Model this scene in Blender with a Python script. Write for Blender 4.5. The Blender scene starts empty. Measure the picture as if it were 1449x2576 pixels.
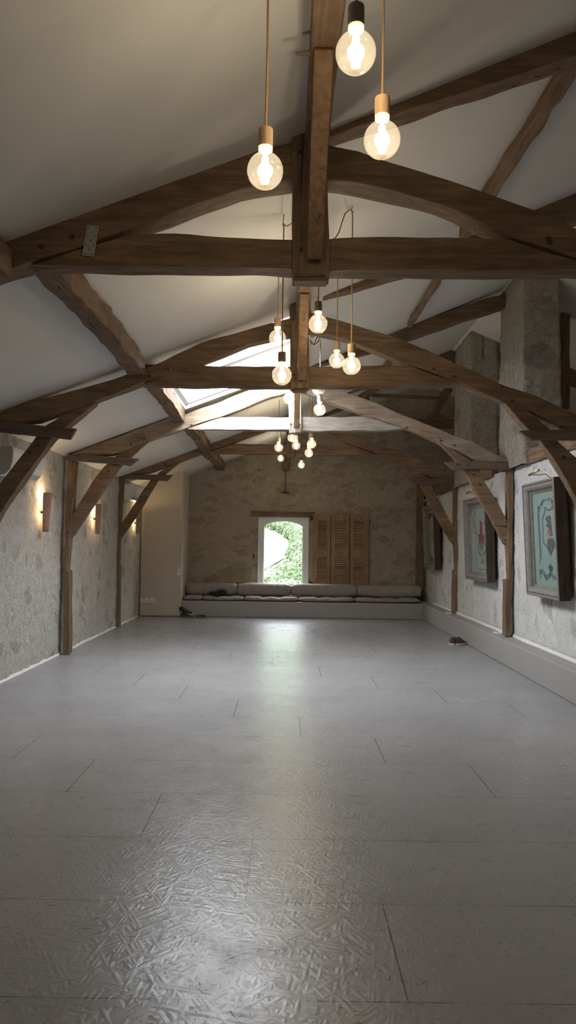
import bpy, math, random
from mathutils import Vector, Matrix, noise

random.seed(7)
S = bpy.context.scene
C = S.collection

# ------------------------------------------------------------------ camera
FPX, W, H = 1860.0, 1449.0, 2576.0
CAMH = 1.40
PITCH = math.atan(80.0 / FPX)
SR, CR = math.sin(math.radians(0.8)), math.cos(math.radians(0.8))
sp_, cp_ = math.sin(PITCH), math.cos(PITCH)
RIGHT = Vector((CR, -SR * sp_, SR * cp_))
UP = Vector((-SR, -CR * sp_, CR * cp_))
FWD = Vector((0, cp_, sp_))
CAM = Vector((0, 0, CAMH))
cam_data = bpy.data.cameras.new('camera')
cam = bpy.data.objects.new('camera', cam_data)
C.objects.link(cam)
cam_data.sensor_fit = 'VERTICAL'
cam_data.sensor_height = 36.0
cam_data.lens = 36.0 * FPX / H
cam_data.clip_start = 0.05
cam_data.clip_end = 300
M = Matrix((RIGHT, UP, -FWD)).transposed().to_4x4()
M.translation = CAM
cam.matrix_world = M
S.camera = cam

# ------------------------------------------------------------------ view, world, light
S.view_settings.view_transform = 'Standard'
S.view_settings.look = 'None'
S.view_settings.exposure = 0.22
S.view_settings.gamma = 1.0
S.view_settings.use_curve_mapping = False
S.cycles.max_bounces = 10
S.cycles.diffuse_bounces = 6
S.cycles.transparent_max_bounces = 16
S.cycles.caustics_reflective = False
S.cycles.caustics_refractive = False
S.cycles.sample_clamp_indirect = 6.0
SKY = 22.0
BULB_W = 8.0
SCONCE_W = 2.6
world = bpy.data.worlds.new('overcast_sky')
S.world = world
world.use_nodes = True
wn = world.node_tree
bgn = wn.nodes['Background']
bgn.inputs[0].default_value = (0.90, 0.94, 1.0, 1)
bgn.inputs[1].default_value = SKY


def portal(name, loc, normal, sx, sy):
    l = bpy.data.lights.new(name, 'AREA')
    l.shape = 'RECTANGLE'
    l.size, l.size_y = sx, sy
    l.cycles.is_portal = True
    o = bpy.data.objects.new(name, l)
    o.location = loc
    o.rotation_euler = Vector(normal).to_track_quat('-Z', 'Y').to_euler()
    C.objects.link(o)
    return o


# ------------------------------------------------------------------ helpers
def P(px, py, Y):
    """world point on the plane y = Y seen at photo pixel (px, py): used to measure the place"""
    d = RIGHT * ((px - W / 2) / FPX) + UP * (-(py - H / 2) / FPX) + FWD
    t = Y / d.y
    return CAM + d * t


def PX(px, py, X):
    d = RIGHT * ((px - W / 2) / FPX) + UP * (-(py - H / 2) / FPX) + FWD
    return CAM + d * (X / d.x)


def ceil_z(x):
    if x < 0.1:
        return 3.53 + 0.385 * x
    if x < 2.71:
        return 3.5685 + 0.43 * (x - 0.1)
    return 4.691 - 0.42 * (x - 2.71)


class MB:
    def __init__(s):
        s.v, s.f = [], []

    def add(s, vs, fs):
        b = len(s.v)
        s.v += [Vector(v) for v in vs]
        s.f += [tuple(b + i for i in f) for f in fs]
        return s

    def box(s, c, size, rot=None):
        c = Vector(c)
        hx, hy, hz = size[0] / 2, size[1] / 2, size[2] / 2
        vs = [Vector((x, y, z)) for x in (-hx, hx) for y in (-hy, hy) for z in (-hz, hz)]
        if rot is not None:
            vs = [rot @ v for v in vs]
        return s.add([v + c for v in vs], [(0, 1, 3, 2), (4, 6, 7, 5), (0, 4, 5, 1), (2, 3, 7, 6), (0, 2, 6, 4), (1, 5, 7, 3)])

    def quad(s, a, b, c, d):
        return s.add([a, b, c, d], [(0, 1, 2, 3)])

    def tube(s, pts, r, n=8, caps=True):
        pts = [Vector(p) for p in pts]
        rs = r if isinstance(r, (list, tuple)) else [r] * len(pts)
        vs, fs = [], []
        prev = None
        for i, p in enumerate(pts):
            t = (pts[min(i + 1, len(pts) - 1)] - pts[max(i - 1, 0)]).normalized()
            if prev is None:
                a = Vector((0, 0, 1)) if abs(t.z) < 0.9 else Vector((1, 0, 0))
                u = t.cross(a).normalized()
            else:
                u = (prev - t * prev.dot(t))
                u = u.normalized() if u.length > 1e-6 else t.orthogonal().normalized()
            prev = u
            w = t.cross(u)
            for k in range(n):
                a = 2 * math.pi * k / n
                vs.append(p + (u * math.cos(a) + w * math.sin(a)) * rs[i])
        for i in range(len(pts) - 1):
            for k in range(n):
                k2 = (k + 1) % n
                fs.append((i * n + k, i * n + k2, (i + 1) * n + k2, (i + 1) * n + k))
        if caps:
            fs.append(tuple(range(n - 1, -1, -1)))
            fs.append(tuple(range((len(pts) - 1) * n, len(pts) * n)))
        return s.add(vs, fs)

    def lathe(s, prof, c, n=24):
        """prof: (radius, z) list, around z axis at c"""
        c = Vector(c)
        vs, fs = [], []
        for r, z in prof:
            for k in range(n):
                a = 2 * math.pi * k / n
                vs.append(c + Vector((max(r, 1e-5) * math.cos(a), max(r, 1e-5) * math.sin(a), z)))
        for i in range(len(prof) - 1):
            for k in range(n):
                k2 = (k + 1) % n
                fs.append((i * n + k, i * n + k2, (i + 1) * n + k2, (i + 1) * n + k))
        return s.add(vs, fs)

    def prism(s, poly, depth_vec):
        """closed polygon of 3D points extruded along depth_vec"""
        n = len(poly)
        d = Vector(depth_vec)
        vs = [Vector(p) for p in poly] + [Vector(p) + d for p in poly]
        fs = [tuple(range(n)), tuple(range(2 * n - 1, n - 1, -1))]
        for i in range(n):
            j = (i + 1) % n
            fs.append((i, i + n, j + n, j))
        return s.add(vs, fs)

    def ellipsoid(s, c, r, rot=None, nu=20, nv=12, fn=None):
        c = Vector(c)
        vs, fs = [], []
        for j in range(nv + 1):
            th = math.pi * j / nv
            for i in range(nu):
                ph = 2 * math.pi * i / nu
                v = Vector((math.sin(th) * math.cos(ph), math.sin(th) * math.sin(ph), math.cos(th)))
                p = Vector((v.x * r[0], v.y * r[1], v.z * r[2]))
                if fn:
                    p = fn(p, v)
                if rot is not None:
                    p = rot @ p
                vs.append(c + p)
        for j in range(nv):
            for i in range(nu):
                i2 = (i + 1) % nu
                fs.append((j * nu + i, (j + 1) * nu + i, (j + 1) * nu + i2, j * nu + i2))
        return s.add(vs, fs)

    def build(s, name, mat, parent=None, smooth=False, bevel=0, subsurf=0, base=None):
        off = Vector((0, 0, 0))
        if parent is not None:
            off = world_loc(parent)
        if base is not None:
            off = Vector(base)
        me = bpy.data.meshes.new(name)
        me.from_pydata([tuple(v - off) for v in s.v], [], s.f)
        me.validate()
        import bmesh
        bm = bmesh.new()
        bm.from_mesh(me)
        bmesh.ops.remove_doubles(bm, verts=bm.verts, dist=1e-6)
        bmesh.ops.recalc_face_normals(bm, faces=bm.faces)
        bm.to_mesh(me)
        bm.free()
        if smooth:
            me.polygons.foreach_set('use_smooth', [True] * len(me.polygons))
        me.materials.append(mat)
        o = bpy.data.objects.new(name, me)
        C.objects.link(o)
        if parent is not None:
            o.parent = parent
        else:
            o.location = off
        if bevel:
            b = o.modifiers.new('bevel', 'BEVEL')
            b.width = bevel
            b.segments = 2
            b.limit_method = 'ANGLE'
            b.angle_limit = math.radians(40)
        if subsurf:
            m = o.modifiers.new('sub', 'SUBSURF')
            m.levels = m.render_levels = subsurf
        return o


def world_loc(o):
    v = Vector(o.location)
    while o.parent is not None:
        o = o.parent
        v += Vector(o.location)
    return v


def tag(o, label, cat, group=None, kind=None):
    o['label'] = label
    if cat:
        o['category'] = cat
    if group:
        o['group'] = group
    if kind:
        o['kind'] = kind
    return o


def thing(name, loc, label, cat, group=None, kind=None):
    o = bpy.data.objects.new(name, None)
    o.empty_display_size = 0.1
    o.location = loc
    C.objects.link(o)
    return tag(o, label, cat, group, kind)


# ------------------------------------------------------------------ materials
def new_mat(name):
    m = bpy.data.materials.new(name)
    m.use_nodes = True
    nt = m.node_tree
    b = nt.nodes['Principled BSDF']
    return m, nt, b


def N(nt, kind, **kw):
    n = nt.nodes.new(kind)
    for k, v in kw.items():
        if k in n.inputs:
            n.inputs[k].default_value = v
        else:
            setattr(n, k, v)
    return n


def L(nt, a, b):
    nt.links.new(a, b)


def ramp(nt, fac, stops):
    r = nt.nodes.new('ShaderNodeValToRGB')
    el = r.color_ramp.elements
    while len(el) > 1:
        el.remove(el[-1])
    el[0].position = stops[0][0]
    el[0].color = (*stops[0][1], 1) if len(stops[0][1]) == 3 else stops[0][1]
    for p, c in stops[1:]:
        e = el.new(p)
        e.color = (*c, 1)
    L(nt, fac, r.inputs[0])
    return r.outputs[0]


def coords(nt, scale=(1, 1, 1), rot=(0, 0, 0)):
    g = N(nt, 'ShaderNodeNewGeometry')
    src = g.outputs['Position']
    if rot != (0, 0, 0):
        r0 = N(nt, 'ShaderNodeMapping')
        r0.inputs['Rotation'].default_value = rot
        L(nt, src, r0.inputs[0])
        src = r0.outputs[0]
    mp = N(nt, 'ShaderNodeMapping')
    mp.inputs['Scale'].default_value = scale
    L(nt, src, mp.inputs[0])
    return mp.outputs[0]


def nz(nt, vec, scale, detail=4, rough=0.55, dist=0.0):
    n = N(nt, 'ShaderNodeTexNoise')
    n.inputs['Scale'].default_value = scale
    n.inputs['Detail'].default_value = detail
    n.inputs['Roughness'].default_value = rough
    n.inputs['Distortion'].default_value = dist
    L(nt, vec, n.inputs['Vector'])
    return n.outputs['Fac']


def mix(nt, fac, a, b, blend='MIX'):
    m = nt.nodes.new('ShaderNodeMix')
    m.data_type = 'RGBA'
    m.blend_type = blend
    for sock, v in ((m.inputs['Factor'], fac), (m.inputs[6], a), (m.inputs[7], b)):
        if hasattr(v, 'is_linked'):
            L(nt, v, sock)
        elif isinstance(v, tuple):
            sock.default_value = (*v, 1)
        else:
            sock.default_value = v
    return m.outputs[2]


def math_(nt, op, a, b=None, clamp=False):
    m = nt.nodes.new('ShaderNodeMath')
    m.operation = op
    m.use_clamp = clamp
    for i, v in enumerate((a, b)):
        if v is None:
            continue
        if hasattr(v, 'is_linked'):
            L(nt, v, m.inputs[i])
        else:
            m.inputs[i].default_value = v
    return m.outputs[0]


def bump(nt, b, h, strength=0.5, dist=0.02, prev=None):
    n = nt.nodes.new('ShaderNodeBump')
    n.inputs['Strength'].default_value = strength
    n.inputs['Distance'].default_value = dist
    L(nt, h, n.inputs['Height'])
    if prev is not None:
        L(nt, prev, n.inputs['Normal'])
    if b is not None:
        L(nt, n.outputs[0], b.inputs['Normal'])
    return n.outputs[0]


def plain(name, col, rough=0.6, metal=0.0, var=0.08, scale=20, bmp=0.0):
    m, nt, b = new_mat(name)
    v = coords(nt)
    f = nz(nt, v, scale, 4)
    c = ramp(nt, f, [(0.3, tuple(x * (1 - var) for x in col)), (0.7, tuple(min(1, x * (1 + var)) for x in col))])
    L(nt, c, b.inputs['Base Color'])
    b.inputs['Roughness'].default_value = rough
    b.inputs['Metallic'].default_value = metal
    if bmp:
        bump(nt, b, f, bmp, 0.01)
    return m


def wood(name, axis, dark, light, grey=None, rough=0.75):
    """old oak: grain stretched along the beam's axis, cracks, worm marks, stains"""
    m, nt, b = new_mat(name)
    sc = {'x': (0.12, 1, 1), 'y': (1, 0.12, 1), 'z': (1, 1, 0.12)}[axis]
    v = coords(nt, sc)
    vw = coords(nt)
    g = nz(nt, v, 28, 6, 0.6, 0.6)
    g2 = nz(nt, v, 7, 4, 0.55, 1.2)
    big = nz(nt, vw, 2.3, 4, 0.6)
    c = ramp(nt, g2, [(0.30, dark), (0.70, light)])
    c = mix(nt, 0.55, c, ramp(nt, g, [(0.30, tuple(x * 0.55 for x in dark)), (0.66, tuple(min(1, x * 1.25) for x in light))]))
    if grey:
        c = mix(nt, ramp(nt, big, [(0.38, (0, 0, 0)), (0.62, (1, 1, 1))]), c, mix(nt, 0.5, c, grey))
    else:
        c = mix(nt, ramp(nt, big, [(0.30, (0.0, 0.0, 0.0)), (0.75, (0.55, 0.55, 0.55))]), c, tuple(x * 0.55 for x in dark))
    cr = nz(nt, coords(nt, tuple(s_ * 1.0 if s_ == 1 else 0.05 for s_ in sc)), 16, 3, 0.5, 1.5)
    crack = ramp(nt, cr, [(0.275, (1, 1, 1)), (0.31, (0, 0, 0))])
    c = mix(nt, crack, c, tuple(x * 0.22 for x in dark))
    L(nt, c, b.inputs['Base Color'])
    b.inputs['Roughness'].default_value = rough
    b.inputs['Specular IOR Level'].default_value = 0.35
    h = math_(nt, 'SUBTRACT', math_(nt, 'ADD', g, math_(nt, 'MULTIPLY', g2, 0.8)), math_(nt, 'MULTIPLY', crack, 1.2))
    bump(nt, b, h, 0.55, 0.012)
    return m


DK, LT = (0.115, 0.069, 0.039), (0.260, 0.172, 0.104)
WX = wood('oak_grain_x', 'x', DK, LT)
WY = wood('oak_grain_y', 'y', DK, LT)
WZ = wood('oak_grain_z', 'z', DK, LT)
GDK, GLT = (0.15, 0.12, 0.09), (0.32, 0.275, 0.22)
GX = wood('grey_oak_x', 'x', GDK, GLT, (0.34, 0.315, 0.275))
GZ = wood('grey_oak_z', 'z', GDK, GLT, (0.34, 0.315, 0.275))
RX_ = wood('greyish_oak_x', 'x', (0.125, 0.083, 0.052), (0.30, 0.22, 0.15), (0.36, 0.30, 0.23))  # oak mixed part way towards grey for the third truss rafters
SX = wood('sawn_oak_x', 'x', (0.070, 0.047, 0.031), (0.150, 0.108, 0.074), (0.12, 0.10, 0.085))
SZ = wood('pale_oak_z', 'z', (0.16, 0.092, 0.046), (0.29, 0.18, 0.098))
SHUT = wood('shutter_pine', 'x', (0.26, 0.165, 0.09), (0.43, 0.29, 0.17))
SHUTZ = wood('shutter_pine_z', 'z', (0.26, 0.165, 0.09), (0.43, 0.29, 0.17))
DKZ = wood('dark_stained_z', 'z', (0.035, 0.022, 0.014), (0.085, 0.056, 0.036))
PEG = plain('peg_end', (0.05, 0.032, 0.02), 0.8)
HOLDER = wood('lamp_wood', 'z', (0.50, 0.31, 0.17), (0.62, 0.41, 0.24), None, 0.5)


def stone(name, light, mid, dark, stone_sc, cover, bsc=1.0, flat=(1, 1, 1), strength=0.8, mott=0.75):
    """lime-plastered rubble: stones showing softly through trowelled plaster"""
    m, nt, b = new_mat(name)
    v0 = coords(nt)
    def warped(src, sc, amp):
        w = N(nt, 'ShaderNodeTexNoise')
        w.inputs['Scale'].default_value = sc
        w.inputs['Detail'].default_value = 3
        L(nt, v0, w.inputs['Vector'])
        k = N(nt, 'ShaderNodeVectorMath', operation='MULTIPLY_ADD')
        L(nt, w.outputs['Color'], k.inputs[0])
        k.inputs[1].default_value = (amp, amp, amp * 0.7)
        L(nt, src, k.inputs[2])
        return k.outputs[0]
    vv = warped(warped(v0, 2.2, 0.30), 11.0, 0.13)
    mp = N(nt, 'ShaderNodeMapping')
    mp.inputs['Scale'].default_value = flat
    L(nt, vv, mp.inputs[0])
    v = mp.outputs[0]
    vo = N(nt, 'ShaderNodeTexVoronoi')
    vo.inputs['Scale'].default_value = stone_sc
    L(nt, v, vo.inputs['Vector'])
    ve = N(nt, 'ShaderNodeTexVoronoi', feature='DISTANCE_TO_EDGE')
    ve.inputs['Scale'].default_value = stone_sc
    L(nt, v, ve.inputs['Vector'])
    sep = N(nt, 'ShaderNodeSeparateColor')
    L(nt, vo.outputs['Color'], sep.inputs[0])
    n1 = nz(nt, v0, 1.9, 6, 0.68, 0.5)
    n2 = nz(nt, v0, 9.5, 9, 0.72, 1.3)
    n3 = nz(nt, v0, 48, 4, 0.65, 1.0)
    show = math_(nt, 'ADD', math_(nt, 'MULTIPLY', sep.outputs[0], 0.60), math_(nt, 'MULTIPLY', n1, 0.62))
    show = math_(nt, 'ADD', show, math_(nt, 'MULTIPLY', n2, 0.55))
    show = math_(nt, 'ADD', show, math_(nt, 'MULTIPLY', math_(nt, 'MINIMUM', ve.outputs[0], 0.16), 1.9))
    mask = ramp(nt, math_(nt, 'MULTIPLY', show, 0.5), [(cover / 2, (0, 0, 0)), (cover / 2 + 0.07, (strength, strength, strength))])
    plaster = ramp(nt, n2, [(0.28, tuple(x * mott for x in light)), (0.50, tuple(x * (1 + mott) / 2 for x in light)), (0.66, light)])
    plaster = mix(nt, ramp(nt, n3, [(0.36, (0.38, 0.38, 0.38)), (0.50, (0, 0, 0))]), plaster, tuple(x * 0.55 for x in light))
    plaster = mix(nt, ramp(nt, n1, [(0.36, (0.55, 0.55, 0.55)), (0.60, (0, 0, 0))]), plaster, tuple(x * 0.76 for x in light))
    st = mix(nt, sep.outputs[1], mid, dark)
    st = mix(nt, 0.5, st, mix(nt, n2, tuple(x * 0.45 for x in dark), light))
    c = mix(nt, mask, plaster, st)
    nick = ramp(nt, nz(nt, v0, 21, 3, 0.55, 3.0), [(0.325, (1, 1, 1)), (0.37, (0, 0, 0))])
    c = mix(nt, math_(nt, 'MULTIPLY', nick, 0.72), c, tuple(x * 0.42 for x in dark))  # nicks darkened in the colour to stand in for the shade in them
    L(nt, c, b.inputs['Base Color'])
    b.inputs['Roughness'].default_value = 0.92
    b.inputs['Specular IOR Level'].default_value = 0.2
    h = math_(nt, 'ADD', math_(nt, 'MULTIPLY', n2, 1.0), math_(nt, 'MULTIPLY', n3, 0.35))
    h = math_(nt, 'SUBTRACT', h, math_(nt, 'MULTIPLY', nick, 0.35))
    h = math_(nt, 'SUBTRACT', h, math_(nt, 'MULTIPLY', mask, 0.15))
    bump(nt, b, h, 0.9 * bsc, 0.06)
    return m


M_LEFT = stone('limewashed_rubble', (0.90, 0.86, 0.79), (0.50, 0.44, 0.41), (0.24, 0.235, 0.235), 4.6, 1.24, 1.0, (1, 1, 1.2), 0.62, 0.68)
M_RIGHT = stone('white_plaster_rubble', (0.90, 0.895, 0.88), (0.52, 0.465, 0.44), (0.33, 0.32, 0.31), 5.4, 1.27, 0.8, (1, 1, 0.75), 0.65, 0.84)
M_FAR = stone('bare_rubble', (0.78, 0.67, 0.51), (0.50, 0.405, 0.28), (0.36, 0.28, 0.185), 3.8, 1.13, 1.2, (0.85, 1, 1.8), 0.68, 0.74)
M_CHIM = stone('rendered_chimney', (0.86, 0.78, 0.65), (0.56, 0.50, 0.41), (0.27, 0.235, 0.195), 2.2, 1.18, 1.4, (1, 1, 1.4), 0.65, 0.66)
M_CEIL = plain('ceiling_paint', (0.66, 0.64, 0.61), 0.9, 0, 0.03, 1.5)
M_BOX = plain('cream_plaster', (0.50, 0.445, 0.37), 0.8, 0, 0.03, 2)
M_BENCH = plain('grey_paint_plaster', (0.31, 0.298, 0.287), 0.55, 0, 0.03, 2)
M_WHITE = plain('white_plastic', (0.78, 0.78, 0.77), 0.35, 0, 0.01)
M_WHITEF = plain('white_window_paint', (0.74, 0.76, 0.77), 0.4, 0, 0.02)
M_GREYP = plain('pale_grey_plastic', (0.50, 0.50, 0.51), 0.4, 0, 0.01)
M_DARKP = plain('dark_plastic', (0.03, 0.03, 0.03), 0.4)
M_TRIM = plain('caulk_white', (0.70, 0.69, 0.66), 0.85, 0, 0.05, 30, 0.4)
M_IRON = plain('rusty_iron', (0.05, 0.042, 0.036), 0.6, 0.6, 0.3, 40)
M_ZINC = plain('galvanised_plate', (0.44, 0.43, 0.38), 0.45, 0.6, 0.12, 60)
M_BRASS = plain('aged_brass', (0.55, 0.45, 0.26), 0.35, 1.0, 0.1, 40)
M_TERRA = plain('terracotta_tile', (0.33, 0.19, 0.135), 0.85, 0, 0.16, 30, 0.3)
M_CORD = plain('linen_cord', (0.36, 0.23, 0.115), 0.9, 0, 0.1, 200)
M_CABLE = plain('brown_cable', (0.09, 0.07, 0.055), 0.7)


def fabric(name, col):
    m, nt, b = new_mat(name)
    v = coords(nt)
    f = nz(nt, v, 220, 2)
    g = nz(nt, coords(nt, (1, 0.5, 0.35)), 26, 4, 0.6, 0.6)
    c = ramp(nt, g, [(0.3, tuple(x * 0.85 for x in col)), (0.7, tuple(x * 1.1 for x in col))])
    L(nt, c, b.inputs['Base Color'])
    b.inputs['Roughness'].default_value = 0.95
    b.inputs['Sheen Weight'].default_value = 0.15
    h = math_(nt, 'ADD', math_(nt, 'MULTIPLY', g, 1.0), math_(nt, 'MULTIPLY', f, 0.12))
    bump(nt, b, h, 0.55, 0.03)
    return m


M_LINEN = fabric('grey_linen', (0.31, 0.28, 0.245))
M_LINEN2 = fabric('grey_linen_mattress', (0.28, 0.255, 0.225))
M_BLACKCLOTH = fabric('black_cloth', (0.018, 0.018, 0.02))
M_MAROON = fabric('maroon_canvas', (0.065, 0.022, 0.026))
M_SHOEBLK = fabric('black_canvas', (0.022, 0.021, 0.022))
M_SOLE = plain('pale_rubber', (0.46, 0.43, 0.38), 0.6)
M_SOLED = plain('brown_rubber', (0.16, 0.12, 0.09), 0.7)
M_LACE = plain('lace_white', (0.55, 0.52, 0.48), 0.9)


def floor_mat():
    m, nt, b = new_mat('painted_strand_board')
    v = coords(nt)
    g = N(nt, 'ShaderNodeSeparateXYZ')
    L(nt, v, g.inputs[0])
    # board seams: rows 0.62 m deep, each row's end joints shifted
    ry = math_(nt, 'DIVIDE', math_(nt, 'SUBTRACT', g.outputs[1], 2.33 - 6.2), 0.62)
    row = math_(nt, 'FLOOR', ry)
    fy = math_(nt, 'FRACT', ry)
    ux = math_(nt, 'DIVIDE', math_(nt, 'ADD', math_(nt, 'SUBTRACT', g.outputs[0], 0.39 - 24.0), math_(nt, 'MULTIPLY', math_(nt, 'SUBTRACT', row, 10.0), 0.535)), 2.4)
    fx = math_(nt, 'FRACT', ux)
    def edge(f, w):
        d = math_(nt, 'MINIMUM', f, math_(nt, 'SUBTRACT', 1.0, f))
        return math_(nt, 'LESS_THAN', d, w)
    wob = nz(nt, v, 2.5, 2)
    seam = math_(nt, 'MAXIMUM', math_(nt, 'MULTIPLY', edge(fy, 0.0036), ramp(nt, wob, [(0.40, (0.25, 0.25, 0.25)), (0.55, (1, 1, 1))])), edge(fx, 0.0011))
    # strands: overlapping flat chips lying at several angles, open gaps between them in clusters
    hs = None
    for i, (rot, sx_, sy_) in enumerate(((0.25, 9, 52), (1.05, 10, 58), (-0.75, 8, 48), (1.75, 11, 62))):
        r_ = coords(nt, (sx_, sy_, 1), (0, 0, rot))
        vo = N(nt, 'ShaderNodeTexVoronoi')
        vo.voronoi_dimensions = '2D'
        vo.inputs['Scale'].default_value = 1.0
        L(nt, r_, vo.inputs['Vector'])
        sp = N(nt, 'ShaderNodeSeparateColor')
        L(nt, vo.outputs['Color'], sp.inputs[0])
        k = math_(nt, 'SUBTRACT', sp.outputs[0], math_(nt, 'MULTIPLY', vo.outputs['Distance'], 0.35))
        hs = k if hs is None else math_(nt, 'MAXIMUM', hs, k)
    patch = nz(nt, v, 3.6, 6, 0.72)
    low = math_(nt, 'ADD', hs, math_(nt, 'MULTIPLY', math_(nt, 'SUBTRACT', patch, 0.5), -1.5))
    ds = None
    for i, (rot, sx_, sy_) in enumerate(((0.12, 15, 95), (0.85, 17, 105), (-0.6, 14, 90), (1.5, 18, 110), (-0.15, 22, 140))):
        k = nz(nt, coords(nt, (sx_, sy_, 1), (0, 0, rot)), 1.0, 2, 0.5, 0.5)
        ds = k if ds is None else math_(nt, 'MINIMUM', ds, k)
    ds = math_(nt, 'SUBTRACT', ds, math_(nt, 'MULTIPLY', math_(nt, 'SUBTRACT', patch, 0.5), 0.24))
    gap = ramp(nt, ds, [(0.272, (1, 1, 1)), (0.298, (0, 0, 0))])
    base = ramp(nt, nz(nt, v, 1.3, 4), [(0.3, (0.275, 0.272, 0.278)), (0.7, (0.32, 0.317, 0.323))])
    c = mix(nt, math_(nt, 'MULTIPLY', gap, 0.68), base, (0.10, 0.09, 0.075))
    c = mix(nt, math_(nt, 'MULTIPLY', seam, 0.85), c, (0.05, 0.045, 0.04))
    L(nt, c, b.inputs['Base Color'])
    rr = ramp(nt, patch, [(0.3, (0.24, 0.24, 0.24)), (0.7, (0.36, 0.36, 0.36))])
    L(nt, rr, b.inputs['Roughness'])
    b.inputs['Specular IOR Level'].default_value = 0.30
    h = math_(nt, 'SUBTRACT', math_(nt, 'ADD', math_(nt, 'MULTIPLY', hs, 1.0), math_(nt, 'MULTIPLY', patch, 0.5)), math_(nt, 'MULTIPLY', math_(nt, 'ADD', gap, seam), 0.5))
    bump(nt, b, h, 0.36, 0.007)
    return m


M_FLOOR = floor_mat()


def pane_mat(name, tint, refl=0.06):
    m, nt, b = new_mat(name)
    nt.nodes.remove(b)
    out = nt.nodes['Material Output']
    t = N(nt, 'ShaderNodeBsdfTransparent')
    t.inputs[0].default_value = (*tint, 1)
    gl = N(nt, 'ShaderNodeBsdfGlossy')
    gl.inputs['Roughness'].default_value = 0.02
    fr = N(nt, 'ShaderNodeLayerWeight')
    fr.inputs['Blend'].default_value = 0.5
    mx = N(nt, 'ShaderNodeMixShader')
    L(nt, math_(nt, 'ADD', math_(nt, 'MULTIPLY', math_(nt, 'POWER', fr.outputs['Facing'], 5.0), 0.75), 0.03), mx.inputs[0])
    L(nt, t.outputs[0], mx.inputs[1])
    L(nt, gl.outputs[0], mx.inputs[2])
    L(nt, mx.outputs[0], out.inputs[0])
    return m


M_PANE = pane_mat('window_glass', (0.955, 0.96, 0.965))


def globe_mat():
    m, nt, b = new_mat('bulb_glass')
    nt.nodes.remove(b)
    out = nt.nodes['Material Output']
    t = N(nt, 'ShaderNodeBsdfTransparent')
    t.inputs[0].default_value = (0.95, 0.92, 0.84, 1)
    tr = N(nt, 'ShaderNodeBsdfTranslucent')
    tr.inputs[0].default_value = (1.0, 0.95, 0.84, 1)
    lw = N(nt, 'ShaderNodeLayerWeight')
    lw.inputs['Blend'].default_value = 0.5
    m1 = N(nt, 'ShaderNodeMixShader')
    m1.inputs[0].default_value = 0.032
    L(nt, t.outputs[0], m1.inputs[1])
    L(nt, tr.outputs[0], m1.inputs[2])
    gl = N(nt, 'ShaderNodeBsdfGlossy')
    gl.inputs['Roughness'].default_value = 0.03
    m2 = N(nt, 'ShaderNodeMixShader')
    L(nt, math_(nt, 'ADD', math_(nt, 'MULTIPLY', math_(nt, 'POWER', lw.outputs['Facing'], 3.0), 0.45), 0.03), m2.inputs[0])
    L(nt, m1.outputs[0], m2.inputs[1])
    L(nt, gl.outputs[0], m2.inputs[2])
    L(nt, m2.outputs[0], out.inputs[0])
    return m


M_GLOBE = globe_mat()


def emis(name, col, st):
    m, nt, b = new_mat(name)
    b.inputs['Emission Color'].default_value = (*col, 1)
    b.inputs['Emission Strength'].default_value = st
    b.inputs['Base Color'].default_value = (*col, 1)
    return m


M_FIL = emis('lit_filament', (1.0, 0.86, 0.52), 14.0)
M_COLLAR = emis('lit_bulb_base', (1.0, 0.80, 0.42), 1.2)  # bulb light on the base ring put in as emission of its own

# ------------------------------------------------------------------ the room
XL, XR, YB, YF = -2.78, 2.78, -1.6, 14.88
LEDGE_X, BENCH_Y, BENCH_Z = 2.58, 14.10, 0.296
SKX0, SKX1, SKY0, SKY1 = -1.28, 0.08, 6.84, 9.04


def structure(o, label):
    o['label'] = label
    o['kind'] = 'structure'
    return o


b = MB()
b.box(((XL - 0.3 + 5.2) / 2, (YB + YF) / 2, -0.05), (5.2 - XL + 0.9, YF - YB + 0.6, 0.1))
structure(b.build('floor', M_FLOOR), 'grey painted strand board floor with visible panel seams')

# ceiling plane rising from left to right, with the skylight opening, and the far slope over the loft
b = MB()
xs = [XL - 0.1, SKX0, SKX1, 0.1, 2.71]
ys = [YB, SKY0, SKY1, YF + 0.05]
for i in range(4):
    for j in range(3):
        if i == 1 and j == 1:
            continue
        b.quad((xs[i], ys[j], ceil_z(xs[i])), (xs[i + 1], ys[j], ceil_z(xs[i + 1])), (xs[i + 1], ys[j + 1], ceil_z(xs[i + 1])), (xs[i], ys[j + 1], ceil_z(xs[i])))
b.quad((2.71, YB, ceil_z(2.71)), (5.6, YB, ceil_z(5.6)), (5.6, YF + 0.05, ceil_z(5.6)), (2.71, YF + 0.05, ceil_z(2.71)))
structure(b.build('ceiling', M_CEIL), 'white sloping ceiling lining between the old roof timbers')

def rough_wall(b, o, u, v, nrm, nu, nv, amp, sd, zmax=None):
    """uneven masonry face: a grid pushed in and out along its normal"""
    o, u, v, nrm = Vector(o), Vector(u), Vector(v), Vector(nrm)
    vs, fs = [], []
    for j in range(nv + 1):
        for i in range(nu + 1):
            q = o + u * (i / nu) + v * (j / nv)
            k = noise.fractal(q * 2.6 + Vector((sd, 0, 0)), 1.0, 2.0, 3) * 0.6 + noise.fractal(q * 9.0 + Vector((sd, 5, 0)), 0.8, 2.0, 3) * 0.55
            vs.append(q + nrm * (amp * k - amp))
    w = nu + 1
    for j in range(nv):
        for i in range(nu):
            fs.append((j * w + i, j * w + i + 1, (j + 1) * w + i + 1, (j + 1) * w + i))
    return b.add(vs, fs)


# left wall
b = rough_wall(MB(), (XL, YB - 0.1, -0.02), (0, YF - YB + 0.3, 0), (0, 0, 2.75), (1, 0, 0), 560, 90, 0.014, 0)
structure(b.build('wall_left', M_LEFT, smooth=True), 'limewashed rough stone side wall with grey stones showing')
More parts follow.
